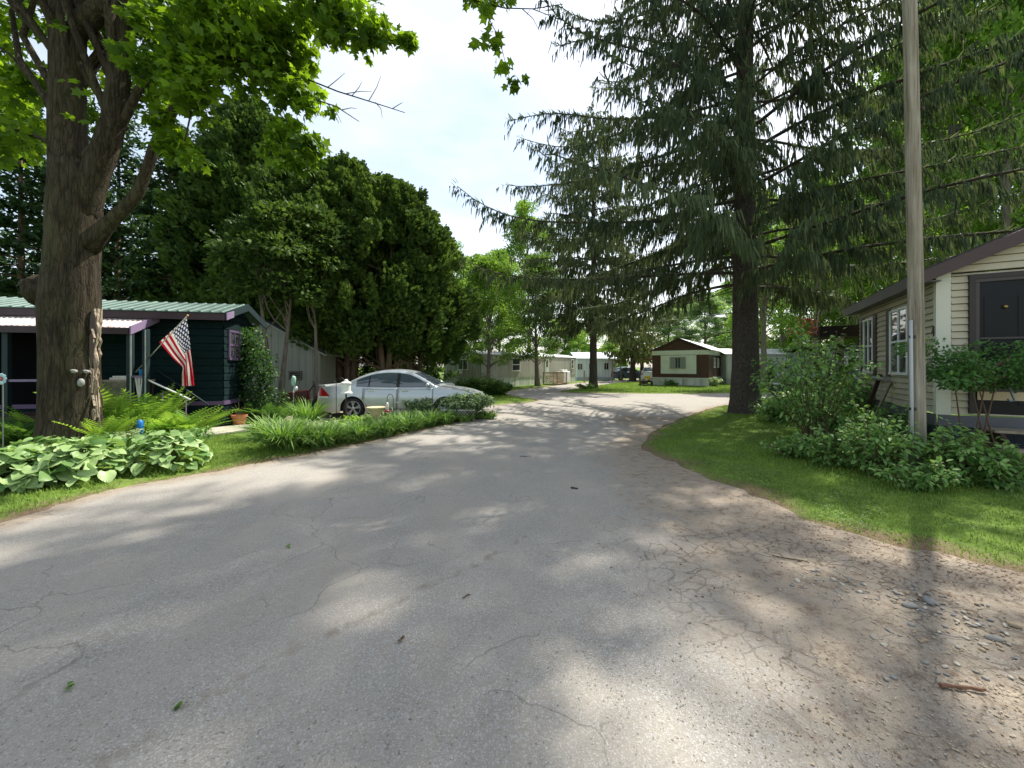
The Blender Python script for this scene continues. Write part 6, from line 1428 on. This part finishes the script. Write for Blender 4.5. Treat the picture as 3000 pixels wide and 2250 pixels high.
# ------------------------------------------------------------------ garden ornaments
FP = thing('flower_pot', 'terracotta pot with thin stems at the corner of the green cottage', 'flower pot', (*G(701, 1250)[:2], 0))
m = MB(); m.lathe([(.115, 0), (.165, .25), (.185, .25), (.19, .31), (.17, .31), (.155, .27), (.02, .26)], n=24); m.build('pot', paint('terracotta', S(176, 112, 76), .8, .12, 6), FP, smooth=False)
m = MB()
for i in range(5): m.tube([(.03 * i - .06, 0, .26), (.05 * i - .12, .02, .45), (.09 * i - .2, .0, .52 + .06 * (i % 3))], .006, 5)
m.build('stem', stem_m, FP)
q = G(410, 1300); m = MB(); m.lathe([(.058, 0), (.06, .35), (.058, .42), (.045, .47), (.02, .49)], n=16); bp_ = m.build('garden_post', paint('blue_plastic', S(56, 140, 214), .4), None, smooth=True); bp_.location = q; tag(bp_, 'short bright blue post standing among the ferns', 'garden post')
def hook(name, label, loc, h, span, face=1):
    T = thing(name, label, 'garden hook', loc); m = MB(); pts = [(0, 0, 0), (0, 0, h - .12)] + [(face * span / 2 * (1 - math.cos(t)), 0, h - .12 + .14 * math.sin(t)) for t in np.linspace(.3, math.pi, 9)] + [(face * span, 0, h - .2)]
    m.tube(pts, .008, 6); m.build('rod', black, T, smooth=True); return T
q = G(985, 1255); hook('shepherd_hook', 'tall black shepherd hook behind the white lantern in front of the car', (*q[:2], 0), 1.28, .22)
q = G(1152, 1250); hook('shepherd_hook', 'short black shepherd hook carrying the hummingbird feeder', (*q[:2], 0), .84, .16, -1)
HF = thing('hummingbird_feeder', 'small clear and red hummingbird feeder hanging on the short hook', 'bird feeder', (q[0] - .16, q[1], .38)); m = MB(); m.lathe([(.03, .05), (.038, .07), (.038, .22), (.02, .26)], n=12); m.build('bottle', paint('pale_bottle', S(214, 206, 200), .2), HF, smooth=True); m = MB(); m.lathe([(.05, 0), (.075, .02), (.06, .05)], n=14); m.build('base', red_l, HF, smooth=True)
q = A(1014, 1150, 9.9); LN = thing('garden_lantern', 'white weathered canister lantern with a domed lid on a post before the car', 'lantern', (q[0], q[1], 0)); m = MB(); m.tube([(0, 0, 0), (0, 0, .93)], .022, 8); m.build('post', dkwood, LN)
m = MB(); m.lathe([(.15, .90), (.15, .93), (.12, .95), (.112, .97), (.105, 1.13), (.11, 1.15)], n=20); m.build('canister', white, LN, smooth=False); m = MB(); m.lathe([(.125, 1.15), (.125, 1.175), (.06, 1.215), (.05, 1.22), (.05, 1.24), (.02, 1.265)], n=20); m.build('lid', white, LN, smooth=False)
q = A(1101, 1195, 9.8); BB = thing('bird_bath', 'pale stone bird bath with a scalloped rim in the flower bed', 'bird bath', (q[0], q[1], 0)); stn = paint('cast_stone', S(206, 188, 150), .8, .15, 8, dirt=S(150, 130, 100), damt=.4)
m = MB(); m.lathe([(.13, 0), (.12, .05), (.07, .1), (.06, .25), (.08, .34), (.13, .37)], n=18); m.build('pedestal', stn, BB, smooth=True); m = MB(); m.lathe([(.08, .36), (.14, .42), (.17, .52), (.225, .55), (.235, .57), (.215, .575), (.15, .53), (.02, .50)], n=32, wob=lambda i, th: 1 + (.05 * math.sin(9 * th) if 3 <= i <= 5 else 0)); m.build('bowl', stn, BB, smooth=True)
q = A(860, 1160, 10.4); WC = thing('wind_chime', 'garden stake topped by a pale green figure and hanging silver charms', 'garden ornament', (q[0], q[1], 0)); m = MB(); m.tube([(0, 0, 0), (0, 0, 1.05)], .012, 6); m.build('stake', steel, WC); m = MB(); m.blob((0, 0, 1.2), (.08, .05, .13), 5, 12, .2); m.build('figure', paint('verdigris', S(140, 176, 160), .6), WC, smooth=True)
m = MB(); m.blob((.06, 0, 1.0), (.05, .04, .06), 3); m.blob((.02, -.02, .93), (.03, .03, .05), 6); m.build('charm', paint('silver_charm', S(206, 210, 214), .3, metal=.5), WC, smooth=True)
q = A(9, 1110, 7.3); WG = thing('garden_spinner', 'blue and white flower spinner on a thin stake at the left edge', 'garden spinner', (q[0], q[1], 0)); m = MB(); m.tube([(.0, 0, 0), (0, 0, 1.3)], .008, 6); m.build('stake', steel, WG); m = MB()
for i in range(9):
    a = 6.283 * i / 9; m.blob((.075 * math.cos(a), -.03, q[2] + .075 * math.sin(a)), (.040, .012, .034), i, 8, .08)
m.build('petals', paint('pale_blue_petals', S(176, 204, 214), .5, .25, 20), WG, smooth=True); m = MB(); m.blob((0, -.045, q[2]), (.038, .02, .038), 1); m.build('centre', paint('coral_centre', S(190, 110, 96), .5), WG, smooth=True)
q = G(945, 1240); m = MB(); m.bar((-.1, 0, .0), (-.1, 0, .45), .012); pn = MB()
GS = thing('garden_marker', 'small red marker on a stake beside the rear of the silver car', 'marker', (q[0], q[1], 0)); m.build('stake', black, GS); pn.blob((-.1, -.01, .40), (.10, .012, .035), 2, 10, .1); pn.build('marker', paint('red_marker', S(206, 76, 70), .5), GS, smooth=True)
# the flag
FL = thing('flag', 'American flag hanging from a slanted pole on the cottage porch post', 'flag', A(398, 1090, 9.15)); o3 = Vector(A(398, 1090, 9.15))
pa = Vector(A(398, 1090, 9.15)) - o3; pb = Vector(A(549, 925, 8.75)) - o3; m = MB(); m.tube([pa, pb], .011, 8); m.build('pole', paint('pale_pole', S(196, 190, 176), .5), FL, smooth=True); m = MB(); m.blob(pb, .022, 1); m.build('finial', paint('gilt', S(190, 160, 90), .3, metal=.6), FL, smooth=True)
def flag_mat():
    t = NT('flag_cloth'); uv = t.n('UVMap').outputs[0]; sp = t.n('SeparateXYZ', {0: uv}); u, v = sp.outputs[0], sp.outputs[1]
    st = t.math('GREATER_THAN', t.math('MODULO', t.math('MULTIPLY', v, 13.0), 2.0), .9999)     # v from the bottom: red first
    c = t.mix(st, S(176, 30, 48), S(226, 220, 212))
    can = t.math('MULTIPLY', t.math('LESS_THAN', u, .40), t.math('GREATER_THAN', v, 6 / 13))
    # staggered stars as small round-cornered spots in offset rows
    cu = t.math('MULTIPLY', u, 5.5 / .40); cv = t.math('MULTIPLY', t.math('SUBTRACT', v, 6 / 13), 4.6 / (7 / 13))
    def spots(ou, ov):
        fu = t.math('SUBTRACT', t.math('FRACT', t.math('ADD', cu, ou)), .5); fv = t.math('SUBTRACT', t.math('FRACT', t.math('ADD', cv, ov)), .5)
        fu2 = t.math('MULTIPLY', fu, 1.38)
        a = t.math('ARCTAN2', fv, fu2); rad = t.math('SQRT', t.math('ADD', t.math('MULTIPLY', fu2, fu2), t.math('MULTIPLY', fv, fv)))
        rr_ = t.math('ADD', .27, t.math('MULTIPLY', t.math('SINE', t.math('MULTIPLY', a, 5.0)), .07))
        return t.math('LESS_THAN', rad, rr_)
    stars = t.math('MAXIMUM', spots(0, 0), spots(.5, .5))
    c = t.mix(can, c, t.mix(stars, S(34, 40, 84), S(230, 228, 224)))
    p = t.pbsdf(c, .75, spec=.15); tr = t.n('BsdfTranslucent', {'Color': c})
    return t.done(t.n('MixShader', {0: .4, 1: p.outputs[0], 2: tr.outputs[0]}))
# cloth: hoist along the pole, then falling: corner positions taken on a plane near the pole, with folds
top = Vector(A(546, 928, 8.78)) - o3; bot = Vector(A(466, 1003, 8.96)) - o3
NU, NV = 30, 26; vs, uvs = [], []
f_top = [Vector(A(u, v, y)) - o3 for u, v, y in ((546, 930, 8.78), (552, 990, 8.76), (556, 1040, 8.74), (561, 1090, 8.72), (564, 1130, 8.74))]
f_bot = [Vector(A(u, v, y)) - o3 for u, v, y in ((466, 1003, 8.96), (505, 1045, 8.92), (536, 1075, 8.86), (538, 1100, 8.8), (539, 1138, 8.8))]
def cr_(P, t):
    t = t * (len(P) - 1); i = min(int(t), len(P) - 2); f = t - i; p0, p1, p2, p3 = P[max(i - 1, 0)], P[i], P[i + 1], P[min(i + 2, len(P) - 1)]
    return .5 * (2 * p1 + (p2 - p0) * f + (2 * p0 - 5 * p1 + 4 * p2 - p3) * f * f + (3 * p1 - p0 - 3 * p2 + p3) * f ** 3)
for i in range(NU + 1):
    for j in range(NV + 1):
        a, b = i / NU, j / NV; p = cr_(f_top, a).lerp(cr_(f_bot, a), 1 - b)
        p = p + Vector((.015 * math.sin(b * 9 + a * 2) * a, -.085 * a ** .8 * math.sin(b * 11 + 1.2 * a), -.05 * a * (1 - b) * math.sin(6 * a) + (.16 * (1 - b) * max(0, a - .75))))
        vs.append(tuple(p)); uvs.append((a, b))
me = bpy.data.meshes.new('cloth'); fs = [(i * (NV + 1) + j, (i + 1) * (NV + 1) + j, (i + 1) * (NV + 1) + j + 1, i * (NV + 1) + j + 1) for i in range(NU) for j in range(NV)]
me.from_pydata(vs, [], fs); ul = me.uv_layers.new(name='UVMap')
for lp in me.loops: ul.data[lp.index].uv = uvs[lp.vertex_index]
me.polygons.foreach_set('use_smooth', [True] * len(fs)); link('cloth', me, flag_mat(), FL)

# ------------------------------------------------------------------ stones, sticks and litter on the road
stone_cols = [paint('stone_' + n_, c_, .8, .15, 18) for n_, c_ in (('grey', S(146, 142, 134)), ('pale', S(182, 174, 158)), ('tan', S(164, 146, 120)), ('blue', S(132, 132, 130)))]
rs = random.Random(31); protos = []
for k in range(6):
    m = MB(); m.blob((0, 0, 0), (1, .72, .42), k, 12, .10); o_ = m.build('stone', stone_cols[k % 4], None, smooth=True); protos.append(o_.data); bpy.data.objects.remove(o_)
GSN = 'loose stones in the gravel on the right of the road'
def stone(u, v, size, k, label, ci=None):
    o_ = bpy.data.objects.new('stone', protos[k % 6]); COL.objects.link(o_); q = G(u, v); s_ = size / 2
    o_.location = (q[0], q[1], s_ * .22); o_.scale = (s_, s_ * rs.uniform(.8, 1.2), s_); o_.rotation_euler = (rs.uniform(-.2, .2), rs.uniform(-.2, .2), rs.uniform(0, 6))
    o_.material_slots[0].link = 'OBJECT'; o_.material_slots[0].material = stone_cols[(k * 7 + int(u)) % 4 if ci is None else ci]
    return tag(o_, label, 'stone', GSN)
big_s = [(2336, 1703, .10, 'pale stone at the left start of the gravel patch'), (2441, 1699, .08, 'pale rounded stone farthest back in the gravel patch'), (2720, 1764, .17, 'long flat blue-grey stone lying across the gravel'), (2665, 1776, .13, 'long pale grey stone just below the long blue-grey one'),
         (2912, 1873, .12, 'rounded grey stone in the gravel close to the right edge'), (2975, 1835, .11, 'tan stone at the right picture edge'), (2520, 1735, .06, 'mid-size pale stone in the middle of the gravel'), (2625, 1737, .07, 'mid-size grey stone behind the long flat stone'), (2880, 1890, .07, 'pale stone in the lower right gravel')]
for i, (u, v, s_, lb) in enumerate(big_s): stone(u, v, s_ * .62, i, lb, (1, 1, 3, 0, 0, 2, 1, 0, 1)[i])
for i in range(110):
    f_ = rs.random(); u = 2320 + 620 * f_ + rs.gauss(0, 40); v = 1690 + 120 * f_ + (90 * max(0, f_ - .7)) + rs.gauss(0, 22)
    if u < 3050 and v > 1670: stone(u, v, rs.uniform(.014, .038), i, 'small pebble scattered in the gravel patch on the right')
for i in range(50): stone(rs.uniform(2550, 3020), rs.uniform(1820, 1990), rs.uniform(.015, .04), i, 'small pebble scattered in the gravel patch on the right')
def crumbs(name, label, mat, N, dom, size, seed, flat=.5, keep=None):
    r = np.random.default_rng(seed); u0, u1, v0, v1 = dom; u = r.uniform(u0, u1, N); v = v0 + (v1 - v0) * r.random(N); Y = EYE * F / (v - HV); X = (u - 1500) / F * Y
    P = np.stack([X, Y], 1); s = road_sd(P); k = (s < -.02) & (True if keep is None else r.random(len(P)) < keep(P)); P = P[k]; N = len(P)
    fb = FB(); OCT = (np.array([(1, 0, 0), (0, 1, .1), (-1, 0, 0), (0, -1, -.1), (0, 0, flat), (.1, 0, -flat * .3)], float), np.array([(0, 1, 4), (1, 2, 4), (2, 3, 4), (3, 0, 4)]))
    a = r.uniform(0, 6.283, N); fb.add(OCT[0], OCT[1], np.column_stack([P, np.full(N, .002)]), np.stack([np.cos(a), np.sin(a), r.normal(0, .1, N)], 1), np.array([[0, 0, 1.]]) + r.normal(0, .1, (N, 3)), np.stack([size * r.uniform(.3, 1.3, N), size * r.uniform(.4, 1.6, N), size * r.uniform(.3, 1.2, N)], 1), None, r)
    return tag(fb.build(name, mat), label, 'gravel', kind='stuff')
crumbs('gravel', 'loose chips of dark and pale grit over the road surface', leaf('grit', S(112, 106, 98), S(186, 178, 164), 0, rough=.9), 9000, (-200, 3300, 1330, 2300), .0042, 41)
crumbs('gravel', 'coarser loose gravel along the broken right edge of the road', leaf('grit_coarse', S(112, 98, 82), S(176, 160, 136), 0, rough=.9), 5000, (1500, 3400, 1500, 2400), .0075, 42, .5, lambda P: sstep(P[:, 0] + .3 * P[:, 1], 1.2, 3.6) * (1 - sstep(P[:, 1], 3.5, 6)))
DB_ = leaf('brown_litter', S(84, 56, 40), S(130, 96, 68), 0, rough=.9)
crumbs('debris', 'brown needles and leaf crumbs swept along the right edge of the road', DB_, 9000, (1700, 3100, 1330, 1760), .009, 43, .12, lambda P: np.exp(-seg_dist(P, REA, REB) / .45))
for u, v, L, an, w_, lb in ((2315, 1640, .26, 2.7, .010, 'thin dark twig lying on the dirt near the right verge'), (2820, 2022, .20, 3.0, .018, 'reddish brown strip of bark lying on the cracked pavement'), (1683, 1433, .09, 2.6, .022, 'dark pine cone lying alone in the middle of the road'), (1364, 1750, .07, .8, .008, 'short brown twig in the centre of the road'), (1540, 1338, .22, .1, .010, 'brown twig farther along the road before the junction')):
    q = G(u, v); m = MB(); k = 6; m.tube([(L * (i / k - .5) * math.cos(an) + rs.uniform(-.006, .006), L * (i / k - .5) * math.sin(an) + rs.uniform(-.006, .006), w_ * .5) for i in range(k + 1)], [w_ * .5 * rs.uniform(.6, 1.2) for _ in range(k + 1)], 6)
    o_ = m.build('pine_cone' if 'cone' in lb else 'bark_strip' if 'bark' in lb else 'twig', paint('reddish_bark', S(112, 80, 60), .8) if 'bark' in lb else twig_m if 'cone' not in lb else dkwood, None); o_.location = (q[0], q[1], .004); tag(o_, lb, 'twig' if 'twig' in lb else 'bark' if 'bark' in lb else 'pine cone')
for u, v, lb, mt in ((843, 1602, 'small green leaf sprig on the road left of centre', L_green), (210, 2016, 'yellow-green leaf lying on the road at lower left', L_green), (515, 2075, 'small grey-green leaf on the road at the bottom left', L_mid), (1172, 1880, 'brown dried leaf cluster on the road at lower middle', leaf('dry_leaf', S(96, 72, 52), S(140, 110, 76), .1))):
    q = G(u, v); fb = FB(); N = 4; fb.add(MAPLE[0], MAPLE[1], np.array([[0, 0, .012]] * N) + r.normal(0, .012, (N, 3)) * np.array([1, 1, .2]), r.normal(0, 1, (N, 3)) * np.array([1, 1, .15]), np.array([[0, 0, 1.]] * N) + r.normal(0, .3, (N, 3)), .028, None, r); o_ = fb.build('fallen_leaf', mt); o_.location = (q[0], q[1], .004); tag(o_, lb, 'leaf')
